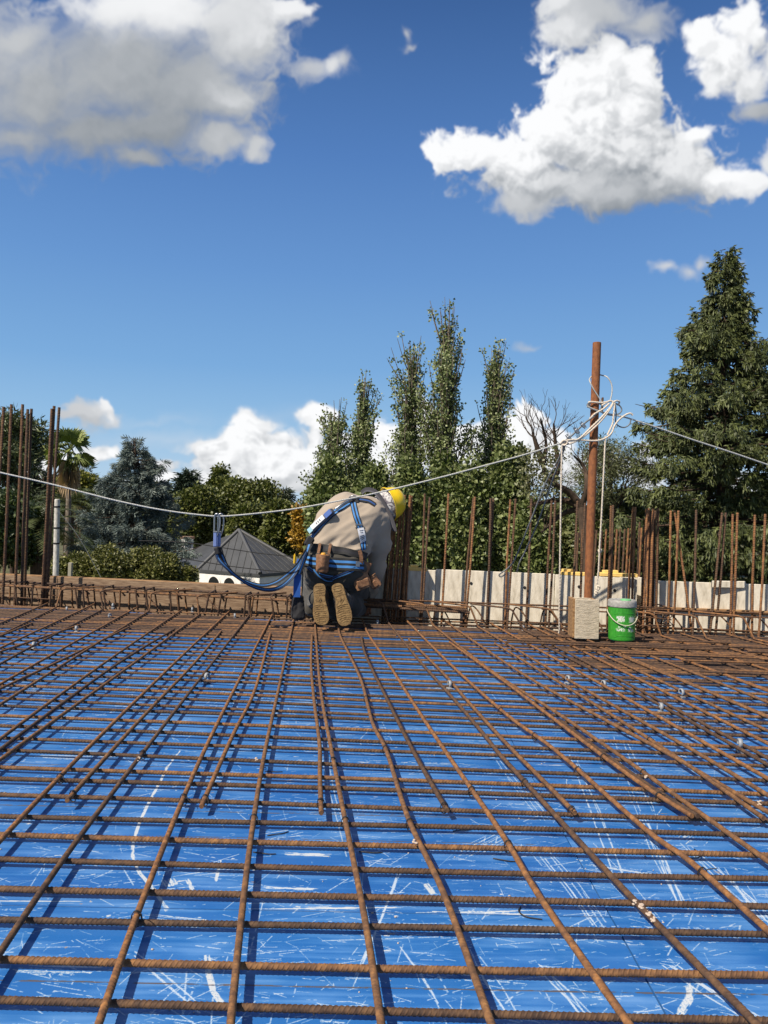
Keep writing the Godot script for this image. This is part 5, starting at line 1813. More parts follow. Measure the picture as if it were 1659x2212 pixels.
func boot(root: Node3D, heel: Vector3, toe: Vector3, s: int) -> void:
	var b := Node3D.new()
	b.name = "boot"
	root.add_child(b, true)
	var u := (toe - heel)
	var L := u.length()
	u = u.normalized()
	var away := Vector3(0, 0, -1)
	away = (away - u * away.dot(u)).normalized()
	var side := u.cross(away).normalized()
	if side.x < 0.0:
		side = -side
	# outline of the sole: half widths from heel to toe, and sideways sway of its middle line
	var prof := [[0.0, 0.012], [0.02, 0.026], [0.06, 0.036], [0.13, 0.0395], [0.2, 0.039], [0.25, 0.0385], [0.29, 0.037], [0.36, 0.036], [0.42, 0.038], [0.48, 0.041], [0.6, 0.047], [0.72, 0.0505], [0.82, 0.0495], [0.9, 0.044], [0.96, 0.033], [0.99, 0.02], [1.0, 0.008]]
	var sg := -1.0 if s == 0 else 1.0
	var mb := MB.new()
	var back := 0.028
	var prev := -1
	for e in prof:
		var t: float = e[0]
		var w: float = e[1] * 1.08
		var sway := sg * 0.008 * sin(t * PI) * (1.0 if t > 0.3 else t / 0.3)
		var dish := 0.012 * smoothstep(0.25, 0.30, t) * smoothstep(0.50, 0.42, t)      # arch between heel and tread
		var c := heel + u * L * t + side * sway + away * dish
		var ids: Array[int] = []
		ids.append(mb.p(c - side * w, (-away - side * 0.4).normalized()))
		ids.append(mb.p(c - side * w * 0.86 - away * 0.004, -away))
		ids.append(mb.p(c + side * w * 0.86 - away * 0.004, -away))
		ids.append(mb.p(c + side * w, (-away + side * 0.4).normalized()))
		ids.append(mb.p(c + side * w, side))
		ids.append(mb.p(c + side * w * 0.97 + away * back, side))
		ids.append(mb.p(c - side * w, -side))
		ids.append(mb.p(c - side * w * 0.97 + away * back, -side))
		if prev >= 0:
			for m in [[0, 1], [1, 2], [2, 3], [4, 5], [6, 7]]:
				mb.q(prev + m[0], prev + m[1], ids[0] + m[1], ids[0] + m[0])
		prev = ids[0]
	for end in [0.0, 1.0]:
		var c: Vector3 = heel + u * L * end
		var w: float = 0.012 if end == 0.0 else 0.008
		mb.face(c - side * w - away * 0.003, c + side * w - away * 0.003, c + side * w + away * back, c - side * w + away * back, u * (end * 2.0 - 1.0))
	put(mb, "sole", M.mud, b)
	# caked tread: cracked ridges
	mb = MB.new()
	for k in 9:
		var t := 0.5 + k * 0.05
		var w := 0.04 * (1.0 if t < 0.85 else 0.75)
		var pts := PackedVector3Array()
		for j in 6:
			var v := lerpf(-1.0, 1.0, j / 5.0)
			pts.append(heel + u * (L * t + 0.008 * absf(v) + rnd(-0.003, 0.003)) + side * (v * w + sg * 0.006) - away * 0.004)
		mb.tube(pts, 0.0028, 0.0028, 5)
	for k in 4:
		var t := 0.06 + k * 0.055
		mb.tube(PackedVector3Array([heel + u * L * t - side * 0.028 - away * 0.004, heel + u * (L * t + rnd(-0.004, 0.004)) - away * 0.0045, heel + u * L * t + side * 0.028 - away * 0.004]), 0.0026, 0.0026, 5)
	var oval := PackedVector3Array()
	for k in 13:
		var g := TAU * k / 12.0
		oval.append(heel + u * (L * 0.41 + sin(g) * 0.018) + side * (cos(g) * 0.009 + sg * 0.008) - away * 0.0015)
	mb.tube(oval, 0.0022, 0.0022, 5, false)
	put(mb, "tread", M.mud, b).set_meta("kind", "stuff")
	# upper
	var f := Field.new()
	var ank := heel + u * 0.075 + away * 0.115
	var c := heel + u * L * 0.5 + away * 0.07
	f.setup(c - Vector3(0.13, 0.2, 0.13), c + Vector3(0.13, 0.2, 0.13), 0.01)
	f.bone(heel + u * 0.045 + away * 0.04, ank, 0.034, 0.046, 0.03, 1)
	f.bone(heel + u * 0.05 + away * 0.04, heel + u * L * 0.5 + away * 0.05, 0.034, 0.036, 0.03, 1)
	f.bone(ank, heel + u * L * 0.55 + away * 0.055, 0.044, 0.04, 0.03, 1)
	f.bone(heel + u * L * 0.55 + away * 0.046, heel + u * L * 0.86 + away * 0.04, 0.042, 0.033, 0.03, 1)
	mb = MB.new()
	f.net(mb, {})
	put(mb, "upper", M.boot, b)


# ---------------------------------------------------------------- lanyard from the lifeline to the worker's back
func ribbon(marks: Array, width: float, stripes: Array, twist: float) -> MB:
	var pts := PackedVector3Array()
	for q in marks:
		pts.append(at(q[0], q[1], q[2]))
	pts = smooth_path(pts, 7)
	var nrm := PackedVector3Array()
	for i in pts.size():
		var tan := (pts[mini(i + 1, pts.size() - 1)] - pts[maxi(i - 1, 0)]).normalized()
		var u := float(i) / (pts.size() - 1)
		var n := Vector3(0, 0.25, 1.0)
		n = (n - tan * n.dot(tan)).normalized()
		nrm.append(n.rotated(tan, twist * sin(u * PI * 1.5)))
	var mb := MB.new()
	mb.band(pts, nrm, width, 0.003, stripes)
	return mb

func make_lanyard() -> void:
	var o := thing("safety_lanyard", "blue and black webbing lanyard with steel hooks hanging from the lifeline", "lanyard", at(580, 1274, 5.1))
	var blk := lin(24, 24, 26)
	var blu := lin(60, 122, 182)
	var dbl := lin(30, 60, 104)
	var z := 4.945
	# two big scaffold hooks side by side on the rope
	for s in 2:
		var hk := Node3D.new()
		hk.name = "hook"
		o.add_child(hk, true)
		var x := 467.0 + s * 8.0
		var dz := -0.012 if s == 0 else 0.016
		var mb := MB.new()
		var pts := PackedVector3Array()
		for q in [[x + 6, 1146, 0.0], [x + 8, 1132, 0.0], [x + 7.5, 1118, 0.0], [x + 4, 1110.5, 0.0], [x - 1, 1111, 0.0], [x - 3.5, 1118, 0.0], [x - 4, 1135, 0.0], [x - 4.2, 1150, 0.0]]:
			pts.append(at(q[0], q[1], z + dz + q[2]))
		mb.tube(smooth_path(pts, 5), 0.0055, 0.0065, 8)
		put(mb, "hook_body", M.steel, hk)
		mb = MB.new()
		mb.tube(PackedVector3Array([at(x + 6, 1146, z + dz), at(x + 3, 1156, z + dz), at(x - 2, 1162, z + dz)]), 0.0045, 0.004, 7)
		put(mb, "gate", M.steel, hk)
		mb = MB.new()
		mb.box(Transform3D(Basis(), at(x - 2, 1165, z + dz)), Vector3(0.024, 0.1, 0.014), 0.004)
		put(mb, "energy_sleeve", mat(c8(122, 142, 196), 0.4), hk)
		mb = MB.new()
		mb.box(Transform3D(Basis(), at(x - 1.5, 1149, z + dz)), Vector3(0.028, 0.012, 0.018), 0.003)
		put(mb, "swivel", M.steel, hk)
		mb = MB.new()
		mb.box(Transform3D(Basis(Vector3.BACK, 0.3), at(x + 1.5, 1190, z + dz)), Vector3(0.03, 0.05, 0.02), 0.006)
		put(mb, "thimble", M.black, hk)
	put(ribbon([[468, 1192, z], [473, 1208, z], [490, 1226, z], [515, 1248, 4.98], [548, 1267, 5.05], [580, 1274, 5.1], [606, 1268, 5.15], [628, 1250, 5.18], [645, 1226, 5.2], [654, 1205, 5.22], [661, 1192, 5.25]], 0.03, [blk, dbl, blu, blk, dbl, blk], 0.9), "webbing", M.web, o)
	put(ribbon([[476, 1192, z + 0.02], [482, 1206, z + 0.02], [489, 1222, z + 0.02], [506, 1242, 5.0], [536, 1258, 5.06], [568, 1265, 5.11], [596, 1258, 5.16], [622, 1240, 5.19], [642, 1222, 5.21], [656, 1200, 5.23], [664, 1188, 5.26]], 0.03, [blk, blk, blu, dbl, blk, blk], -0.7), "webbing", M.web, o)
	put(ribbon([[646, 1240, 5.2], [654, 1216, 5.21], [660, 1198, 5.24], [667, 1180, 5.27], [670, 1166, 5.3]], 0.036, [blk, blu, blk], 0.3), "webbing", M.web, o)
	var mb := MB.new()
	mb.box(Transform3D(Basis(Vector3.BACK, -0.5), at(668, 1170, 5.29)), Vector3(0.06, 0.075, 0.03), 0.012)
	put(mb, "joint_sleeve", M.black, o)
	# tear pack lying on the back, with a white printed label
	var a := on_body(310, 790)
	var b := on_body(650, 475)
	var mid := on_body(480, 630)
	var c0: Vector3 = (a[0] + b[0]) * 0.5 * 0.4 + mid[0] * 0.6
	var x: Vector3 = (b[0] - a[0]).normalized()
	var n: Vector3 = mid[1]
	n = (n - x * n.dot(x)).normalized()
	var y := n.cross(x)
	var pk := MB.new()
	pk.box(Transform3D(Basis(x, y, n), c0 + n * 0.03), Vector3(a[0].distance_to(b[0]) * 0.92, 0.05, 0.034), 0.01)
	put(pk, "tear_pack", mat(c8(52, 60, 78), 0.5), o)
	pk = MB.new()
	pk.box(Transform3D(Basis(x, y, n), c0 + n * 0.0475 - x * 0.025 + y * 0.006), Vector3(0.125, 0.042, 0.003), 0.001)
	put(pk, "label", mat(c8(226, 226, 228), 0.5), o)
	pk = MB.new()
	for k in 3:
		pk.box(Transform3D(Basis(x, y, n), c0 + n * 0.0492 + x * (-0.035 + 0.017 * k) + y * 0.004), Vector3(0.008, 0.018, 0.001), 0.0)
	put(pk, "printed_mark", mat(c8(60, 64, 76), 0.6), o)
	pk = MB.new()
	pk.box(Transform3D(Basis(x, y, n), c0 + n * 0.0475 + x * 0.075), Vector3(0.06, 0.044, 0.003), 0.001)
	put(pk, "blue_label", mat(c8(48, 92, 168), 0.4), o)
	pk = MB.new()
	pk.box(Transform3D(Basis(x, y, n), c0 + n * 0.0475 - x * 0.105), Vector3(0.035, 0.044, 0.003), 0.001)
	put(pk, "tinted_label", mat(c8(150, 192, 210), 0.4), o)
	pk = MB.new()      # steel connector between pack and back ring
	pk.tube(smooth_path(PackedVector3Array([b[0] + b[1] * 0.03, on_body(720, 430)[0] + b[1] * 0.035, on_body(800, 380)[0] + b[1] * 0.035, on_body(880, 335)[0] + b[1] * 0.03]), 5), 0.007, 0.006, 8)
	put(pk, "connector", M.steel, o)
	# blue tail and black pouch beside the worker
	var t := thing("rope_bag", "black cloth bag with a blue strap hanging beside the worker's left knee", "bag", at(643, 1338, 5.22))
	put(ribbon([[650, 1208, 5.24], [645, 1232, 5.22], [642, 1258, 5.21], [641, 1290, 5.21]], 0.05, [lin(26, 80, 156)], 0.1), "strap", M.web, t)
	put(ribbon([[654, 1210, 5.25], [654, 1250, 5.23], [652, 1290, 5.22]], 0.008, [blk], 0.1), "cord", M.web, t)
	var f := Field.new()
	var pc := at(643, 1310, 5.25)
	f.setup(pc - Vector3(0.09, 0.14, 0.09), pc + Vector3(0.09, 0.14, 0.09), 0.008)
	f.bone(at(638, 1292, 5.25), at(638, 1330, 5.25), 0.025, 0.03, 0.02, 1)
	f.bone(at(649, 1292, 5.25), at(650, 1331, 5.25), 0.022, 0.03, 0.02, 1)
	var nz := FastNoiseLite.new()
	nz.seed = 14
	nz.frequency = 1.0
	for k in f.nz:
		for j in f.ny:
			for i in f.nx:
				var p := f.o + Vector3(i, j, k) * f.h
				f.d[(k * f.ny + j) * f.nx + i] += 0.012 * nz.get_noise_3d(p.x * 20.0, p.y * 14.0, p.z * 20.0)
	mb = MB.new()
	f.net(mb, {})
	put(mb, "pouch", mat(c8(38, 38, 42), 0.9), t)
	mb = MB.new()
	mb.tube(PackedVector3Array([at(636, 1217, 5.27), at(637, 1199, 5.27)]), 0.009, 0.009, 8)
	mb.tube(PackedVector3Array([at(637, 1199, 5.27), at(637, 1196, 5.27)]), 0.006, 0.004, 8)
	tag(put(mb, "marker_pen", mat(c8(236, 190, 20), 0.4)), "yellow marker pen tucked in the worker's left side pocket", "pen")


# ---------------------------------------------------------------- trees, house, ground
const GROUND := -5.0

func leaf_clump(n: int, radius: float, len: float, wid: float, droop: float) -> ArrayMesh:
	var mb := MB.new()
	for i in n:
		var d := Vector3(rnd(-1, 1), rnd(-1, 1), rnd(-1, 1)).normalized()
		var p := d * radius * sqrt(rng.randf())
		var ax := (d + Vector3(rnd(-0.6, 0.6), rnd(-0.6, 0.6) - droop, rnd(-0.6, 0.6))).normalized()
		var sd := ax.cross(Vector3(rnd(-1, 1), rnd(-1, 1), rnd(-1, 1))).normalized() * wid * 0.5
		var nn := ax.cross(sd).normalized()
		var k := rnd(0.75, 1.2)
		mb.col = Color.WHITE * k
		mb.col.a = 1.0
		var fold := nn * wid * 0.12
		var a := mb.p(p, (nn - sd.normalized() * 0.25).normalized())
		var b := mb.p(p + ax * len * 0.45 + sd + fold, (nn - sd.normalized() * 0.3).normalized())
		var c := mb.p(p + ax * len, nn)
		var e := mb.p(p + ax * len * 0.45 - sd + fold, (nn + sd.normalized() * 0.3).normalized())
		mb.t(a, b, c)
		mb.t(a, c, e)
	return mb.mesh()

func needle_tuft(n: int, len: float, wid: float, spread: float, droop: float) -> ArrayMesh:      # a spray of narrow blades along +z
	var mb := MB.new()
	for i in n:
		var t := rng.randf()
		var base := Vector3(0, 0, t * len * 0.6)
		var d := Vector3(rnd(-1, 1) * spread, rnd(-1, 1) * spread - droop, rnd(0.3, 1.0)).normalized()
		var sd := d.cross(Vector3(rnd(-1, 1), rnd(-1, 1), rnd(-1, 1))).normalized() * wid * 0.5
		var nn := d.cross(sd).normalized()
		var l := len * rnd(0.35, 0.7)
		mb.col = Color.WHITE * rnd(0.7, 1.25)
		mb.col.a = 1.0
		mb.t(mb.p(base + sd * 0.5, nn), mb.p(base + d * l * 0.55 + sd, nn), mb.p(base + d * l, nn))
		mb.t(mb.p(base + sd * 0.5, nn), mb.p(base + d * l, nn), mb.p(base + d * l * 0.55 - sd, nn))
	return mb.mesh()

# scatter clumps as one crown; dirs may be empty (any orientation)
func crown(parent: Node3D, called: String, pts: PackedVector3Array, dirs: PackedVector3Array, mesh: Mesh, material: Material, s0: float, s1: float, ca: Color, cb: Color) -> void:
	var mm := MultiMesh.new()
	mm.transform_format = MultiMesh.TRANSFORM_3D
	mm.use_colors = true
	mm.mesh = mesh
	mm.instance_count = pts.size()
	for i in pts.size():
		var b: Basis
		if dirs.size():
			var z := dirs[i]
			var x := Vector3.UP.cross(z)
			x = x.normalized() if x.length() > 0.05 else Vector3.RIGHT
			b = Basis(x, z.cross(x), z)
		else:
			b = Basis.from_euler(Vector3(rnd(0, TAU), rnd(0, TAU), rnd(0, TAU)))
		mm.set_instance_transform(i, Transform3D(b.scaled(Vector3.ONE * rnd(s0, s1)), pts[i] - parent.position))
		var c := ca.lerp(cb, rng.randf()) * rnd(0.82, 1.18)
		c.a = 1.0
		mm.set_instance_color(i, c)
	var o := MultiMeshInstance3D.new()
	o.name = called
	o.multimesh = mm
	o.set_meta("kind", "stuff")
	o.material_override = material
	parent.add_child(o, true)

func limb(mb: MB, a: Vector3, b: Vector3, r0: float, r1: float, bend := 0.06, sides := 6) -> PackedVector3Array:
	var l := a.distance_to(b)
	var pts := PackedVector3Array([a, a.lerp(b, 0.35) + Vector3(rnd(-1, 1), rnd(-0.5, 0.5), rnd(-1, 1)) * l * bend, a.lerp(b, 0.7) + Vector3(rnd(-1, 1), rnd(-0.5, 0.5), rnd(-1, 1)) * l * bend, b])
	pts = smooth_path(pts, 3)
	mb.tube(pts, r0, r1, sides, false)
	return pts

# upright poplar: chart position of its tip, half width on the chart, distance
func poplar(label: String, px: float, py: float, hw: float, z: float, n: int, lean: float, full: float) -> void:
	var tip := at(px, py, z)
	var base := Vector3(tip.x - lean, GROUND, tip.z)
	var R := hw * z / F * 1.25
	var H := tip.y - GROUND
	var o := thing("poplar_tree", label, "tree", base, "upright poplars behind the shutter wall")
	var mb := MB.new()
	mb.tube(smooth_path(PackedVector3Array([base, base.lerp(tip, 0.35) + Vector3(rnd(-0.1, 0.1), 0, 0), base.lerp(tip, 0.7) + Vector3(rnd(-0.1, 0.1), 0, 0), tip - Vector3(0, 0.2, 0)]), 4), 0.16, 0.012, 7, false)
	put(mb, "trunk", M.bark, o)
	var tw := MB.new()
	var pts := PackedVector3Array()
	var bulge := rnd(0, 9)
	for i in n:
		var t := lerpf(0.3, 0.94, pow(rng.randf(), 0.8))
		var s := base.lerp(tip, t)
		var g := rnd(0, TAU)
		var high := smoothstep(0.62, 0.95, t)
		var rad := R * lerpf(1.0, 0.75, high) * rnd(0.25, 1.0) * (0.8 + 0.35 * sin(t * 17.0 + g + bulge))
		var up := H * lerpf(rnd(0.08, 0.2), rnd(0.06, 0.15), high)
		if rng.randf() < 0.1:
			rad *= 1.5
		var mid := s + Vector3(cos(g) * rad * lerpf(0.75, 0.55, high), up * 0.4, sin(g) * rad * 0.7)
		var e := s + Vector3(cos(g) * rad * 1.05, up, sin(g) * rad * 1.05)
		var path := smooth_path(PackedVector3Array([s, mid, e]), 4)
		tw.tube(path, 0.028, 0.008, 4, false)
		var m := int(lerpf(26.0, 7.0, smoothstep(0.5, 0.92, t)) * full * rnd(0.2, 1.2))
		for k in m:
			var q := rnd(0.2, 1.04) * (path.size() - 1)
			var j := mini(int(q), path.size() - 2)
			pts.append(path[j].lerp(path[j + 1], q - j) + Vector3(rnd(-1, 1), rnd(-1, 1), rnd(-1, 1)) * lerpf(0.24, 0.08, smoothstep(0.4, 0.95, t)))
	put(tw, "twigs", M.bark, o).set_meta("kind", "stuff")
	crown(o, "crown", pts, PackedVector3Array(), M.clump_poplar, M.leaf, 0.75, 1.25, lin(92, 106, 58), lin(132, 140, 92))

# rounded tree or shrub; box on the chart: middle x, top y, half width, bottom y
func broadleaf(called: String, label: String, px: float, top: float, hw: float, bot: float, z: float, n: int, ca: Color, cb: Color, group := "", trunk := true, clump := "clump_broad", sc := 1.0, category := "tree") -> void:
	var a := at(px, top, z)
	var b := at(px, bot, z)
	var R := hw * z / F
	var hy := (a.y - b.y) * 0.5
	var c := (a + b) * 0.5
	var base := Vector3(c.x, GROUND, c.z)
	var o := thing(called, label, category, base, group)
	var mb := MB.new()
	var blobs: Array = []
	var nb := 16 if n > 1500 else 10
	for i in nb:
		var d := Vector3(rnd(-1, 1), rnd(-0.8, 1), rnd(-1, 1))
		d = d.normalized() * rnd(0.35, 0.78)
		blobs.append([c + Vector3(d.x * R, d.y * hy, d.z * R * 0.8), rnd(0.26, 0.46)])
	blobs.append([c + Vector3(rnd(-0.2, 0.2) * R, hy * 0.66, 0), 0.36])
	if trunk:
		limb(mb, base, c, R * 0.07 + 0.06, R * 0.03, 0.03, 7)
		for i in 7:
			limb(mb, base.lerp(c, rnd(0.5, 1.0)), blobs[i][0], R * 0.03 + 0.02, 0.015, 0.08, 5)
		put(mb, "trunk", M.bark_dark, o)
	else:
		for i in 6:
			limb(mb, base + Vector3(rnd(-0.4, 0.4) * R, 0, rnd(-0.3, 0.3)), blobs[i][0], 0.04, 0.012, 0.06, 5)
		put(mb, "stems", M.bark_dark, o)
	var pts := PackedVector3Array()
	for i in n:
		var w: Array = blobs[rng.randi() % blobs.size()]
		var d := Vector3(rnd(-1, 1), rnd(-1, 1), rnd(-1, 1)).normalized() * pow(rng.randf(), 0.33)
		var p: Vector3 = w[0] + d * Vector3(R, hy, R) * w[1]
		pts.append(p)
	crown(o, "crown", pts, PackedVector3Array(), M[clump], M.leaf, 0.8 * sc, 1.3 * sc, ca, cb)

# conifer: chart tip, half width at its foot, distance; droop < 0 lifts the branch ends
func conifer(called: String, label: String, px: float, py: float, hw: float, foot: float, z: float, step: float, per: int, mesh: Mesh, ca: Color, cb: Color, droop: float, power: float, rag: float, sc: float, full := 1.0) -> void:
	var tip := at(px, py, z)
	var low := at(px, foot, z)
	var R := hw * z / F
	var base := Vector3(tip.x, GROUND, tip.z)
	var o := thing(called, label, "tree", base)
	var mb := MB.new()
	mb.tube(PackedVector3Array([base, base.lerp(tip, 0.5) + Vector3(rnd(-0.08, 0.08), 0, 0), tip]), R * 0.07 + 0.05, 0.02, 8, false)
	put(mb, "trunk", M.bark_dark, o)
	var tw := MB.new()
	var pts := PackedVector3Array()
	var dirs := PackedVector3Array()
	var lump := FastNoiseLite.new()
	lump.seed = int(px)
	lump.frequency = 1.0
	lump.fractal_octaves = 2
	var y := low.y
	while y < tip.y - 0.08:
		var t := (y - low.y) / (tip.y - low.y)
		for k in per:
			var g := rnd(0, TAU)
			var yy := y + (rnd(-0.5, 0.5) * step if rag < 0.5 else rnd(-0.3, 0.3))
			var L := R * minf(1.0, pow(1.0 - t, power) * full) * rnd(1.0 - rag * 0.8, 1.05) + 0.12
			L *= 1.0 + rag * 0.9 * lump.get_noise_3d(cos(g) * 1.2, yy * (0.75 if rag < 0.5 else 1.3), sin(g) * 1.2)
			var d := Vector3(cos(g), 0, sin(g))
			var s := Vector3(tip.x, yy, tip.z)
			var path := smooth_path(PackedVector3Array([s, s + d * L * 0.4 + Vector3(0, -droop * L * 0.2, 0), s + d * L * 0.75 + Vector3(0, -droop * L * 0.3, 0), s + d * L + Vector3(0, -droop * L * 0.22 + 0.16 * L * maxf(0.0, 0.5 - droop), 0)]), 3)
			tw.tube(path, 0.012 + L * 0.012, 0.006, 4, false)
			var m := int(maxf(5.0, L / (0.085 * sc)))
			var bunch := rnd(0.3, 1.0)
			for j in m:
				var q := lerpf(0.3 if rag >= 0.5 else 0.22, 1.0, (j + rng.randf()) / m) * (path.size() - 1)
				if rag >= 0.5:
					q = lerpf(q, bunch * (path.size() - 1), 0.35)
				var ji := mini(int(q), path.size() - 2)
				var p := path[ji].lerp(path[ji + 1], q - ji)
				var side := d.cross(Vector3.UP) * (1.0 if rng.randf() < 0.5 else -1.0)
				var w := 0.34 * L * (1.05 - q / path.size()) * rng.randf()
				p += side * w + Vector3(0, rnd(-0.12, 0.06) * (0.6 + droop) * (2.2 if rag >= 0.5 else 1.0), 0)
				pts.append(p)
				dirs.append((d * rnd(0.3, 1.0) + side * rnd(0.0, 0.9) + Vector3(0, rnd(-0.7, 0.35) - droop * 0.5, 0)).normalized())
		y += step * lerpf(1.0, 0.7, t)
	put(tw, "branches", M.bark_dark, o).set_meta("kind", "stuff")
	crown(o, "crown", pts, dirs, mesh, M.needle, 0.75 * sc, 1.3 * sc, ca, cb)

func grow(mb: MB, pts: PackedVector3Array, a: Vector3, d: Vector3, l: float, r: float, depth: int, spread: float) -> void:
	var e := a + d * l
	var path := limb(mb, a, e, r, r * 0.62, 0.07, 5 if depth < 2 else 4)
	if depth >= 3:
		for p in path:
			pts.append(p)
	if depth == 5:
		return
	var n := 2 if depth > 0 else 3
	for i in n + (1 if rng.randf() < 0.4 else 0):
		var s := path[-1] if i < 2 else path[int(path.size() * rnd(0.4, 0.9))]
		var nd := (d + Vector3(rnd(-1, 1), rnd(-0.5, 0.8), rnd(-1, 1)) * spread).normalized()
		grow(mb, pts, s, nd, l * rnd(0.55, 0.85), r * 0.58, depth + 1, spread)

func make_background() -> void:
	var mb := MB.new()
	mb.face(Vector3(-500, GROUND, 300), Vector3(500, GROUND, 300), Vector3(500, GROUND, -700), Vector3(-500, GROUND, -700), Vector3.UP)
	put(mb, "ground", mat(Color.WHITE, 0.95, noise_tex(512, 0.02, [[0.0, c8(62, 66, 36)], [0.5, c8(92, 92, 52)], [1.0, c8(122, 110, 76)]], 71, 5), Vector3(0.05, 0.05, 0.05))).set_meta("kind", "structure")
	M.clump_poplar = leaf_clump(7, 0.13, 0.085, 0.07, 0.2)
	M.clump_broad = leaf_clump(10, 0.3, 0.17, 0.12, 0.15)
	M.clump_small = leaf_clump(10, 0.2, 0.11, 0.07, 0.1)
	M.clump_willow = leaf_clump(7, 0.16, 0.14, 0.035, 0.7)
	M.clump_far = leaf_clump(10, 0.6, 0.3, 0.22, 0.1)
	var tuft := needle_tuft(18, 0.36, 0.045, 0.7, 0.5)
	var tuft_cedar := needle_tuft(20, 0.36, 0.028, 0.8, 0.1)
	var tuft_far := needle_tuft(12, 0.6, 0.07, 0.6, 0.1)

	# far tree line
	var far := [[-90, 1040, 110], [20, 1058, 90], [110, 1032, 80], [205, 1048, 90], [330, 1042, 95], [420, 1058, 80], [700, 1062, 90], [830, 1058, 100], [960, 1052, 90], [1090, 1060, 90], [1215, 1066, 80], [1330, 1062, 85], [1450, 1066, 90], [1590, 1060, 100], [1720, 1060, 110]]
	var where := ["beyond the left edge", "behind the left column bars", "behind the fan palm", "left of the blue cedar", "behind the blue cedar", "left of the rounded trees", "behind the leftmost poplar", "behind the worker's helmet", "between the tallest poplars", "behind the right poplar", "behind the bare tree", "right of the rusty pole", "left of the tall conifer", "behind the tall conifer", "beyond the right edge"]
	for i in far.size():
		broadleaf("distant_tree", "dark green tree in the far tree line, " + where[i], far[i][0], far[i][1], far[i][2], 1190, 75.0, 800, lin(74, 84, 46), lin(104, 110, 62), "trees of the far tree line", true, "clump_far", 1.2)

	# left: drooping tree, palms, cedar, conifer
	broadleaf("drooping_tree", "tall grey-green drooping tree behind the left column bars", 25, 890, 76, 1060, 30.0, 2600, lin(74, 84, 54), lin(112, 120, 78), "", true, "clump_willow", 1.7)
	broadleaf("leafy_tree", "yellow-green tree beside the fan palm trunk", 168, 1026, 40, 1090, 48.0, 700, lin(104, 108, 40), lin(136, 132, 54), "", true, "clump_broad", 1.3)
	broadleaf("leafy_tree", "dark green shrubby tree low at the left edge", 10, 1062, 90, 1240, 26.0, 2400, lin(52, 68, 34), lin(86, 100, 50), "", false, "clump_small", 1.2)
	conifer("spreading_cedar", "dark layered cedar behind the fan palm", 178, 1010, 70, 1120, 55.0, 0.55, 6, tuft_far, lin(42, 54, 34), lin(62, 74, 44), 0.0, 0.6, 0.5, 1.4)
	conifer("spreading_cedar", "dark layered cedar between the column bars and the palm", 95, 1012, 80, 1130, 50.0, 0.55, 6, tuft_far, lin(38, 50, 30), lin(58, 70, 40), 0.0, 0.6, 0.5, 1.4)
	fan_palm()
	date_palm("feathery date palm with dark fronds left of the white post", 150, 1088, 42.0, 2.8, 40)
	date_palm("date palm with drooping dead fronds behind the left edge board", 85, 1140, 27.0, 2.4, 34)
	conifer("blue_cedar", "broad blue-grey cedar left of the house", 292, 958, 150, 1205, 30.0, 0.2, 8, tuft_cedar, lin(80, 94, 88), lin(120, 132, 124), 0.1, 0.85, 0.6, 1.0)
	conifer("star_pine", "symmetrical dark pyramid-shaped conifer left of the rounded trees", 409, 1020, 42, 1130, 48.0, 0.34, 8, tuft_far, lin(40, 56, 40), lin(60, 76, 52), -0.2, 0.7, 0.15, 0.95)
	# rounded trees behind the house
	var rt := [[480, 1008, 34, 1090, 52.0, 900, "small rounded tree rising above the others behind the house"], [425, 1050, 62, 1190, 44.0, 2200, "rounded green tree left behind the house roof"], [505, 1038, 66, 1190, 46.0, 2600, "broad rounded green tree behind the roof peak"], [566, 1040, 52, 1190, 47.0, 2000, "rounded green tree behind the right roof slope"], [610, 1090, 50, 1210, 40.0, 2000, "dense green tree just left of the worker's lanyard"], [545, 1095, 60, 1195, 41.0, 1800, "dense green tree right behind the house roof"]]
	for r in rt:
		broadleaf("rounded_tree", r[6], r[0], r[1], r[2], r[3], r[4], r[5], lin(76, 84, 36), lin(114, 118, 56), "rounded trees behind the house", true, "clump_broad", 1.15)
	conifer("dark_fir", "small dark fir behind the right end of the house roof", 612, 1058, 36, 1120, 46.0, 0.3, 7, tuft_far, lin(34, 48, 30), lin(54, 66, 38), 0.1, 0.7, 0.5, 0.8)
	broadleaf("autumn_shrub", "yellow-orange leafed shrub left of the worker's shoulder", 654, 1098, 30, 1190, 36.0, 1000, lin(150, 112, 30), lin(176, 140, 48), "", false, "clump_broad", 0.9, "shrub")
	broadleaf("rounded_tree", "pale green tree behind the yellow shrub", 690, 1072, 44, 1200, 50.0, 1400, lin(84, 96, 44), lin(116, 122, 62), "rounded trees behind the house", true, "clump_broad", 1.2)
	# hedge in front of the house
	var hd := [[160, 1198, 66, "left of the wooden post"], [232, 1182, 76, "in the middle of the hedge"], [310, 1188, 74, "below the blue cedar"], [345, 1200, 56, "left of the white house wall"], [402, 1230, 32, "against the white house wall"]]
	for h in hd:
		broadleaf("hedge_shrub", "olive green hedge shrub " + h[3], h[0], h[1], h[2], 1330, 24.0, 3600, lin(84, 88, 40), lin(122, 120, 62), "hedge shrubs in front of the house", false, "clump_small", 0.85, "shrub")

	# poplars
	poplar("bushy short poplar at the left end of the poplar row", 728, 905, 50, 25.0, 150, 0.0, 1.3)
	poplar("slim poplar, second from the left in the row", 786, 838, 28, 25.0, 110, 0.1, 1.25)
	poplar("ragged poplar, third from the left with thin top", 893, 775, 50, 24.0, 170, 0.2, 1.1)
	poplar("tallest poplar of the row with a thin twiggy top", 968, 706, 44, 23.0, 190, 0.05, 1.05)
	poplar("thin-topped poplar at the right end of the row", 1070, 780, 42, 24.0, 160, 0.0, 1.05)
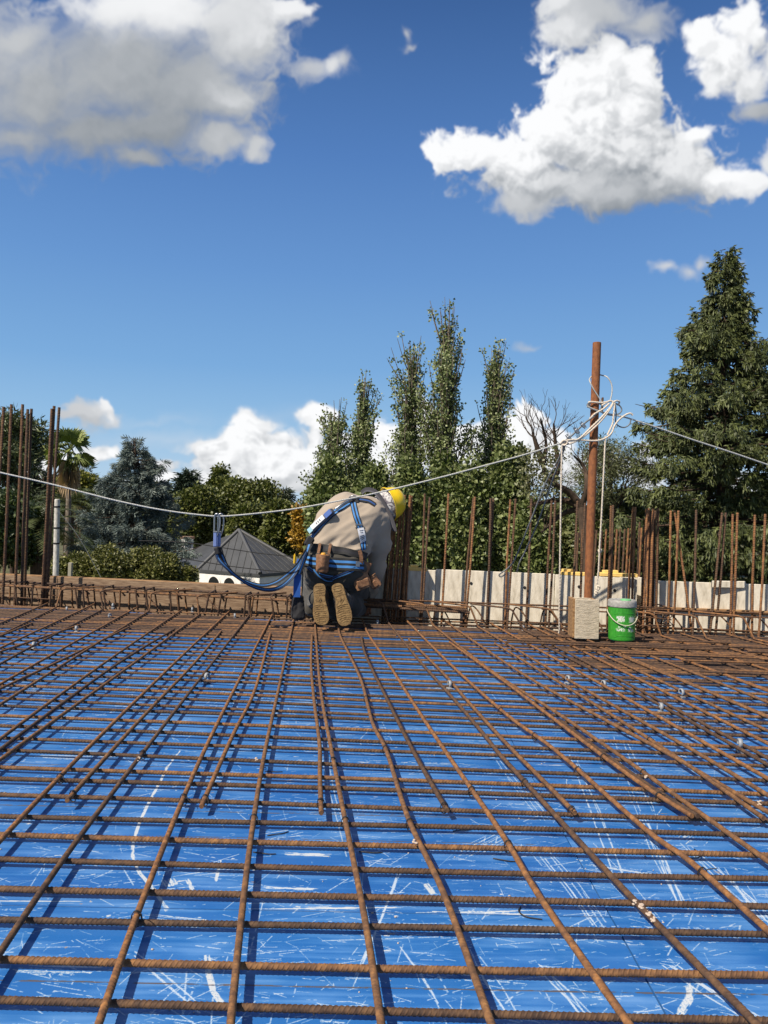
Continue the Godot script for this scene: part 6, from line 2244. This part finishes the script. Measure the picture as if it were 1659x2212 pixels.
	# leafy growth under them
	var ug := [[722, 985, 58, 1290, 23.0], [800, 1000, 60, 1290, 22.5], [880, 990, 62, 1290, 22.0], [950, 975, 55, 1290, 22.5], [1010, 1000, 60, 1290, 22.0], [1085, 970, 62, 1290, 22.5], [1150, 1075, 50, 1290, 21.5], [1122, 960, 28, 1130, 24.0]]
	var said := ["behind the worker's left side", "behind the worker's back", "just right of the helmet", "under the third poplar", "under the tallest poplar", "under the right poplar", "left of the hanging rope", "leaning towards the bare tree"]
	for i in ug.size():
		broadleaf("sucker_growth", "dense green poplar undergrowth " + said[i], ug[i][0], ug[i][1], ug[i][2], ug[i][3], ug[i][4], 3000 if i < 7 else 900, lin(84, 98, 50), lin(124, 132, 80), "undergrowth below the poplars", false, "clump_poplar", 1.5, "shrub")
	# mixed bushes right
	var rb := [[1215, 1120, 55, 1290, 24.0, "behind the hanging white rope"], [1290, 1105, 60, 1290, 23.0, "behind the rusty pole"], [1365, 1065, 55, 1290, 24.0, "behind the column bars at the pail"], [1430, 1070, 50, 1290, 25.0, "left of the conifer's foot"]]
	for r in rb:
		broadleaf("wild_bush", "dark mixed bush " + r[5], r[0], r[1], r[2], r[3], r[4], 2400, lin(76, 88, 46), lin(118, 120, 74), "wild bushes behind the shutter wall", false, "clump_small", 1.1, "shrub")
	# bare tree and the sparse willow behind the pole
	var bare := thing("bare_tree", "half-dead grey tree with bare twisted branches left of the pole", "tree", at(1262, 1300, 20.0) * Vector3(1, 0, 1) + Vector3(0, GROUND, 0))
	mb = MB.new()
	var tips := PackedVector3Array()
	var knot := at(1258, 1096, 20.0)
	limb(mb, bare.position, knot, 0.17, 0.13, 0.03, 8)
	for w in [[[1258, 1096], [1228, 1062], [1190, 1040], [1172, 1000], [1180, 960], [1168, 905]], [[1190, 1040], [1206, 1010], [1200, 960], [1196, 915]], [[1172, 1000], [1160, 965], [1150, 935]], [[1258, 1100], [1230, 1104], [1205, 1118], [1170, 1150]], [[1250, 1092], [1215, 1080], [1170, 1086], [1140, 1096]], [[1258, 1090], [1268, 1050], [1262, 1010], [1240, 985]]]:
		var pts := PackedVector3Array()
		for q in w:
			pts.append(at(q[0], q[1], 20.0 + rnd(-0.3, 0.3)))
		pts[0] = at(w[0][0], w[0][1], 20.0)
		pts = smooth_path(pts, 4)
		mb.tube(pts, 0.11, 0.026, 6, false)
		for k in 8:
			var j := int(pts.size() * rnd(0.45, 0.98))
			grow(mb, tips, pts[j], Vector3(rnd(-0.6, 0.6), rnd(0.4, 1.0), rnd(-0.4, 0.4)).normalized(), rnd(0.3, 0.55), 0.016, 3, 0.55)
	put(mb, "limbs", M.bark_dark, bare)
	var lp := PackedVector3Array()
	for k in 220:
		lp.append(at(rnd(1120, 1215), rnd(965, 1075), 20.0 + rnd(-0.8, 0.8)))
	crown(bare, "crown", lp, PackedVector3Array(), M.clump_poplar, M.leaf, 0.7, 1.1, lin(78, 84, 52), lin(116, 116, 78))
	var wil := thing("willow_tree", "sparse grey-green willow behind the rusty pole", "tree", at(1330, 1300, 23.0) * Vector3(1, 0, 1) + Vector3(0, GROUND, 0))
	mb = MB.new()
	tips = PackedVector3Array()
	limb(mb, wil.position, at(1325, 1110, 23.0), 0.1, 0.06, 0.03, 7)
	for k in 11:
		grow(mb, tips, at(1325, 1110, 23.0), (at(rnd(1220, 1400), rnd(950, 1060), 23.0 + rnd(-1, 1)) - at(1325, 1110, 23.0)).normalized(), rnd(0.65, 0.9), 0.035, 1, 0.5)
	put(mb, "limbs", M.bark_dark, wil)
	lp = PackedVector3Array()
	for k in 1000:
		var q := tips[rng.randi() % tips.size()]
		lp.append(q + Vector3(rnd(-0.2, 0.2), rnd(-0.45, 0.1), rnd(-0.2, 0.2)))
	var gap := FastNoiseLite.new()
	gap.seed = 3
	gap.frequency = 0.9
	for k in 5200:
		var q := at(1312 + rnd(-1, 1) * 92.0, 1022 + rnd(-1, 1) * 78.0, 23.0 + rnd(-1.0, 1.0))
		var e := Vector2((q.x - at(1312, 1022, 23.0).x) / 1.34, (q.y - at(1312, 1022, 23.0).y) / 1.14)
		if gap.get_noise_3dv(q) > 0.1 + 0.25 * e.length_squared():
			lp.append(q)
	crown(wil, "crown", lp, PackedVector3Array(), M.clump_willow, M.leaf, 0.6, 0.95, lin(80, 88, 54), lin(118, 122, 84))
	# the tall conifer, right
	conifer("tall_conifer", "tall dark green conifer filling the right edge of the view", 1567, 552, 192, 1330, 20.0, 0.15, 6, tuft, lin(56, 66, 30), lin(92, 100, 50), 0.25, 1.0, 0.85, 0.75, 2.0)

	make_house()
	# white concrete pole and a small post
	var up := at(120.5, 1245, 19.0)
	var u := thing("utility_pole", "white weathered concrete pole behind the left edge board", "pole", Vector3(up.x, GROUND, up.z))
	mb = MB.new()
	var ut := at(121.5, 1078, 19.0)
	mb.lathe(Transform3D(Basis(), Vector3(up.x, GROUND, up.z)), [[0.09, 0.0], [0.068, ut.y - GROUND - 0.02], [0.05, ut.y - GROUND], [0.0, ut.y - GROUND]], 14)
	put(mb, "shaft", mat(Color.WHITE, 0.9, noise_tex(256, 0.03, [[0.0, c8(170, 166, 158)], [0.6, c8(222, 218, 210)], [1.0, c8(245, 242, 236)]], 81, 5), Vector3(3, 1, 3)), u)
	mb = MB.new()
	for h in [0.2, 0.75, 1.15]:
		mb.lathe(Transform3D(Basis(), Vector3(up.x, ut.y - h, up.z)), [[0.074, -0.02], [0.08, -0.02], [0.08, 0.02], [0.074, 0.02]], 12)
	put(mb, "steel_band", M.black, u)
	var sp := at(146, 1255, 18.0)
	mb = MB.new()
	var st := at(147, 1215, 18.0)
	mb.box(Transform3D(Basis(Vector3.BACK, -0.03), Vector3(st.x, (st.y + GROUND) * 0.5, st.z)), Vector3(0.09, st.y - GROUND, 0.09), 0.01)
	tag(put(mb, "wooden_post", mat(c8(170, 164, 146), 0.95)), "short pale wooden post in front of the hedge", "post")
	var wires := [[[[123, 1100], [170, 1160], [226, 1262]], 18.8, "thin guy wire slanting down from the white pole"], [[[300, 1168], [400, 1172], [480, 1183], [560, 1195], [640, 1203]], 26.0, "black overhead wire crossing the house roof above the others"], [[[330, 1194], [430, 1212], [520, 1226], [640, 1238]], 26.0, "black overhead wire low across the house roof"]]
	for w in wires:
		var pts := PackedVector3Array()
		for q in w[0]:
			pts.append(at(q[0], q[1], w[1]))
		mb = MB.new()
		var rr := 0.008 if w[1] < 20 else 0.016
		mb.tube(smooth_path(pts, 4), rr, rr, 5)
		tag(put(mb, "overhead_wire", M.wire_dark if w[1] < 20 else M.black), w[2], "wire")

func fan_palm() -> void:
	var z := 36.0
	var hub := at(150, 975, z)
	var base := Vector3(hub.x - 0.1, GROUND, hub.z)
	var o := thing("fan_palm", "tall fan palm with a skirt of dead fronds behind the column bars", "palm", base)
	var mb := MB.new()
	mb.tube(smooth_path(PackedVector3Array([base, base.lerp(hub, 0.5) + Vector3(0.05, 0, 0), hub]), 5), 0.16, 0.11, 9, false)
	put(mb, "trunk", M.bark, o)
	var green := MB.new()
	var dead := MB.new()
	for i in 74:
		var is_dead := i >= 54
		var up := rnd(-0.5, 1.0) if not is_dead else rnd(-1.3, -0.9)
		var g := rnd(0, TAU)
		var d := Vector3(cos(g) * cos(up * 1.4), sin(up * 1.4), sin(g) * cos(up * 1.4)).normalized()
		var stalk := 0.7 if not is_dead else 0.3
		var c := hub + Vector3(0, 0.0 if not is_dead else -0.25 - rng.randf() * 0.7, 0) + d * stalk * rnd(0.7, 1.1)
		var side := d.cross(Vector3.UP).normalized().rotated(d, rnd(-1.2, 1.2))
		var nrm := side.cross(d).normalized()
		var t: MB = dead if is_dead else green
		t.col = (lin(96, 112, 54).lerp(lin(140, 148, 92), rng.randf())) if not is_dead else lin(150, 124, 90).lerp(lin(190, 164, 126), rng.randf())
		t.tube(PackedVector3Array([hub - Vector3(0, 0.3 if is_dead else 0.0, 0), c]), 0.015, 0.012, 4, false)
		for k in 15:
			var a := lerpf(-1.5, 1.5, k / 14.0)
			var dir := (d * cos(a) + side * sin(a)).normalized()
			var L := 0.72 * rnd(0.85, 1.15) * (0.75 + 0.25 * cos(a))
			var m := c + dir * L * 0.6
			var e := c + dir * L + Vector3(0, -0.22 * L - (0.25 if is_dead else 0.0), 0)
			var w := (side * cos(a) - d * sin(a)).normalized() * 0.035
			var p0 := t.p(c, nrm)
			var p1 := t.p(m + w, nrm)
			var p2 := t.p(e, nrm)
			var p3 := t.p(m - w, nrm)
			t.t(p0, p1, p2)
			t.t(p0, p2, p3)
	put(green, "fronds", M.leaf, o)
	put(dead, "dead_fronds", M.leaf, o)

func date_palm(label: String, px: float, py: float, z: float, L: float, n: int) -> void:
	var hub := at(px, py, z)
	var base := Vector3(hub.x, GROUND, hub.z)
	var o := thing("date_palm", label, "palm", base)
	var mb := MB.new()
	mb.tube(PackedVector3Array([base, hub]), 0.3, 0.28, 9, false)
	put(mb, "trunk", M.bark_dark, o)
	var t := MB.new()
	for i in n:
		var up := rnd(-0.3, 1.25)
		var g := rnd(0, TAU)
		var d := Vector3(cos(g) * cos(up), sin(up), sin(g) * cos(up))
		var side := d.cross(Vector3.UP).normalized()
		var path := PackedVector3Array()
		for k in 9:
			var s := k / 8.0
			path.append(hub + d * L * s + Vector3(0, -L * 0.55 * s * s, 0))
		t.col = lin(58, 70, 38).lerp(lin(92, 100, 58), rng.randf())
		if up < -0.1:
			t.col = lin(112, 92, 62)
		t.tube(path, 0.02, 0.006, 4, false)
		for k in 34:
			var s := lerpf(0.1, 1.0, k / 33.0)
			var q := s * 8.0
			var j := mini(int(q), 7)
			var p := path[j].lerp(path[j + 1], q - j)
			var tan := (path[j + 1] - path[j]).normalized()
			for sg in [-1.0, 1.0]:
				var dir: Vector3 = (tan * 0.7 + side * sg * 0.8 + Vector3(0, rnd(-0.25, 0.15), 0)).normalized()
				var l := 0.42 * (1.1 - 0.7 * absf(s - 0.4)) * L / 2.4
				var w: Vector3 = tan.cross(dir).cross(dir).normalized() * 0.018
				var nn: Vector3 = dir.cross(w).normalized()
				t.t(t.p(p - w, nn), t.p(p + w, nn), t.p(p + dir * l, nn))
	put(t, "fronds", M.leaf, o)

func make_house() -> void:
	var z := 35.0
	var apex := at(516, 1146, z + 2.0)
	var eave := at(561, 1240, z - 1.5).y
	var fc := at(561.5, 1240, z - 1.5)      # corner that faces us
	fc.y = eave
	var lc := at(428, 1233, z + 0.5)
	lc.y = eave
	var rc := at(668, 1232, z + 1.0)
	rc.y = eave
	var bc := Vector3(at(500, 1225, z + 6.0).x, eave, -(z + 6.0))
	var o := thing("house", "white house with a dark grey hipped metal roof and arched windows", "house", Vector3(fc.x, GROUND, fc.z))
	var roofing := mat(Color.WHITE, 0.5, noise_tex(256, 0.01, [[0.0, c8(68, 70, 72)], [0.5, c8(76, 78, 80)], [1.0, c8(84, 86, 88)]], 91, 4), Vector3(0.4, 0.4, 0.4))
	var white := mat(Color.WHITE, 0.9, noise_tex(256, 0.02, [[0.0, Color(0.82, 0.81, 0.79)], [1.0, Color(0.93, 0.92, 0.9)]], 92, 5), Vector3(0.8, 0.8, 0.8))
	# walls, set back under the eaves
	var mid := (fc + lc + rc + bc) * 0.25
	var inn := func(p: Vector3) -> Vector3: return p.lerp(Vector3(mid.x, p.y, mid.z), 0.025)
	var mb := MB.new()
	var cs := [inn.call(lc), inn.call(fc), inn.call(rc), inn.call(bc)]
	for i in 4:
		var a: Vector3 = cs[i]
		var b: Vector3 = cs[(i + 1) % 4]
		mb.face(a, b, b * Vector3(1, 0, 1) + Vector3(0, GROUND, 0), a * Vector3(1, 0, 1) + Vector3(0, GROUND, 0), (a + b) * 0.5 - mid)
	put(mb, "wall", white, o)
	var roof := Node3D.new()
	roof.name = "roof"
	o.add_child(roof)
	var corners := [lc, fc, rc, bc]
	var ribmat := roofing
	for i in 4:
		mb = MB.new()
		var a: Vector3 = corners[i]
		var b: Vector3 = corners[(i + 1) % 4]
		mb.tri(a, b, apex, Vector3.UP)
		mb.face(a, b, b - Vector3(0, 0.14, 0), a - Vector3(0, 0.14, 0), (a + b) * 0.5 - mid)
		put(mb, "slope", roofing, roof)
		mb = MB.new()      # standing seams
		for k in 9:
			var s := (k + 0.5) / 9.0
			var foot := a.lerp(b, s)
			var head := foot.lerp(apex, 0.0)
			# seam runs up the slope until it meets a hip
			var up := (apex - (a + b) * 0.5)
			var run := 1.0 - absf(s * 2.0 - 1.0)
			head = foot + up * run
			mb.tube(PackedVector3Array([foot + Vector3(0, 0.02, 0), head + Vector3(0, 0.02, 0)]), 0.013, 0.013, 4, false)
		put(mb, "seam", roofing, roof)
		mb = MB.new()
		mb.tube(PackedVector3Array([a + Vector3(0, 0.03, 0), apex + Vector3(0, 0.04, 0)]), 0.09, 0.09, 6)
		put(mb, "hip_cap", mat(c8(92, 93, 94), 0.5), roof)
	# lower wing, left behind
	mb = MB.new()
	var wl := at(367, 1203, z + 6.0)
	var wa := at(516, 1148, z + 4.5)
	mb.tri(wl, wa, Vector3(lc.x, lc.y + 0.02, lc.z), Vector3(0, 1, 1))
	mb.tri(wl, wa, wl + Vector3(0.5, -0.6, -5.0), Vector3.UP)
	put(mb, "wing_slope", roofing, roof)
	# arched windows in the left wall
	var wa0: Vector3 = cs[0]
	var wb0: Vector3 = cs[1]
	var along := (wb0 - wa0).normalized()
	var outw := Vector3(along.z, 0, -along.x)
	if outw.dot((wa0 + wb0) * 0.5 - mid) < 0.0:
		outw = -outw
	for s in [0.26, 0.52]:
		var c := wa0.lerp(wb0, s) + Vector3(0, -0.62, 0)
		var w := Node3D.new()
		w.name = "window"
		o.add_child(w, true)
		for part in 2:
			mb = MB.new()
			var r := 0.42 if part == 0 else 0.33
			var ctr := mb.p(c + outw * (0.02 + 0.03 * part), outw)
			var prev := -1
			for k in 17:
				var g := PI * k / 16.0
				var q := mb.p(c + outw * (0.02 + 0.03 * part) + along * cos(g) * r + Vector3(0, sin(g) * r, 0), outw)
				if prev >= 0:
					mb.t(ctr, prev, q)
				prev = q
			mb.face(c + outw * (0.02 + 0.03 * part) - along * r, c + outw * (0.02 + 0.03 * part) + along * r, c + outw * (0.02 + 0.03 * part) + along * r - Vector3(0, 1.2, 0), c + outw * (0.02 + 0.03 * part) - along * r - Vector3(0, 1.2, 0), outw)
			if part == 0:
				put(mb, "frame", white, w)
			else:
				var glass := mat(c8(34, 38, 42), 0.08)
				put(mb, "pane", glass, w)
	# chimney
	var ch := at(404, 1205, z + 5.0)
	var ct := at(404, 1162, z + 5.0)
	mb = MB.new()
	var hh := ct.y - ch.y + 0.6
	mb.box(Transform3D(Basis(Vector3.UP, 0.6), Vector3(ch.x, ct.y - hh * 0.5, ch.z)), Vector3(0.5, hh, 0.5), 0.01)
	var chim := put(mb, "chimney", white, o)
	mb = MB.new()
	mb.box(Transform3D(Basis(Vector3.UP, 0.6), Vector3(ch.x, ct.y + 0.02, ch.z)), Vector3(0.6, 0.14, 0.6), 0.01)
	mb.box(Transform3D(Basis(Vector3.UP, 0.6), Vector3(ch.x, ct.y - 0.3, ch.z)), Vector3(0.55, 0.05, 0.55), 0.01)
	put(mb, "chimney_cap", mat(c8(150, 120, 100), 0.9), chim)


func _ready() -> void:
	rng.seed = 7
	set_view()
	make_materials()
	make_deck()
	make_edges()
	make_background()
	make_mat()
	make_spacers()
	make_pole_and_ropes()
	make_worker()
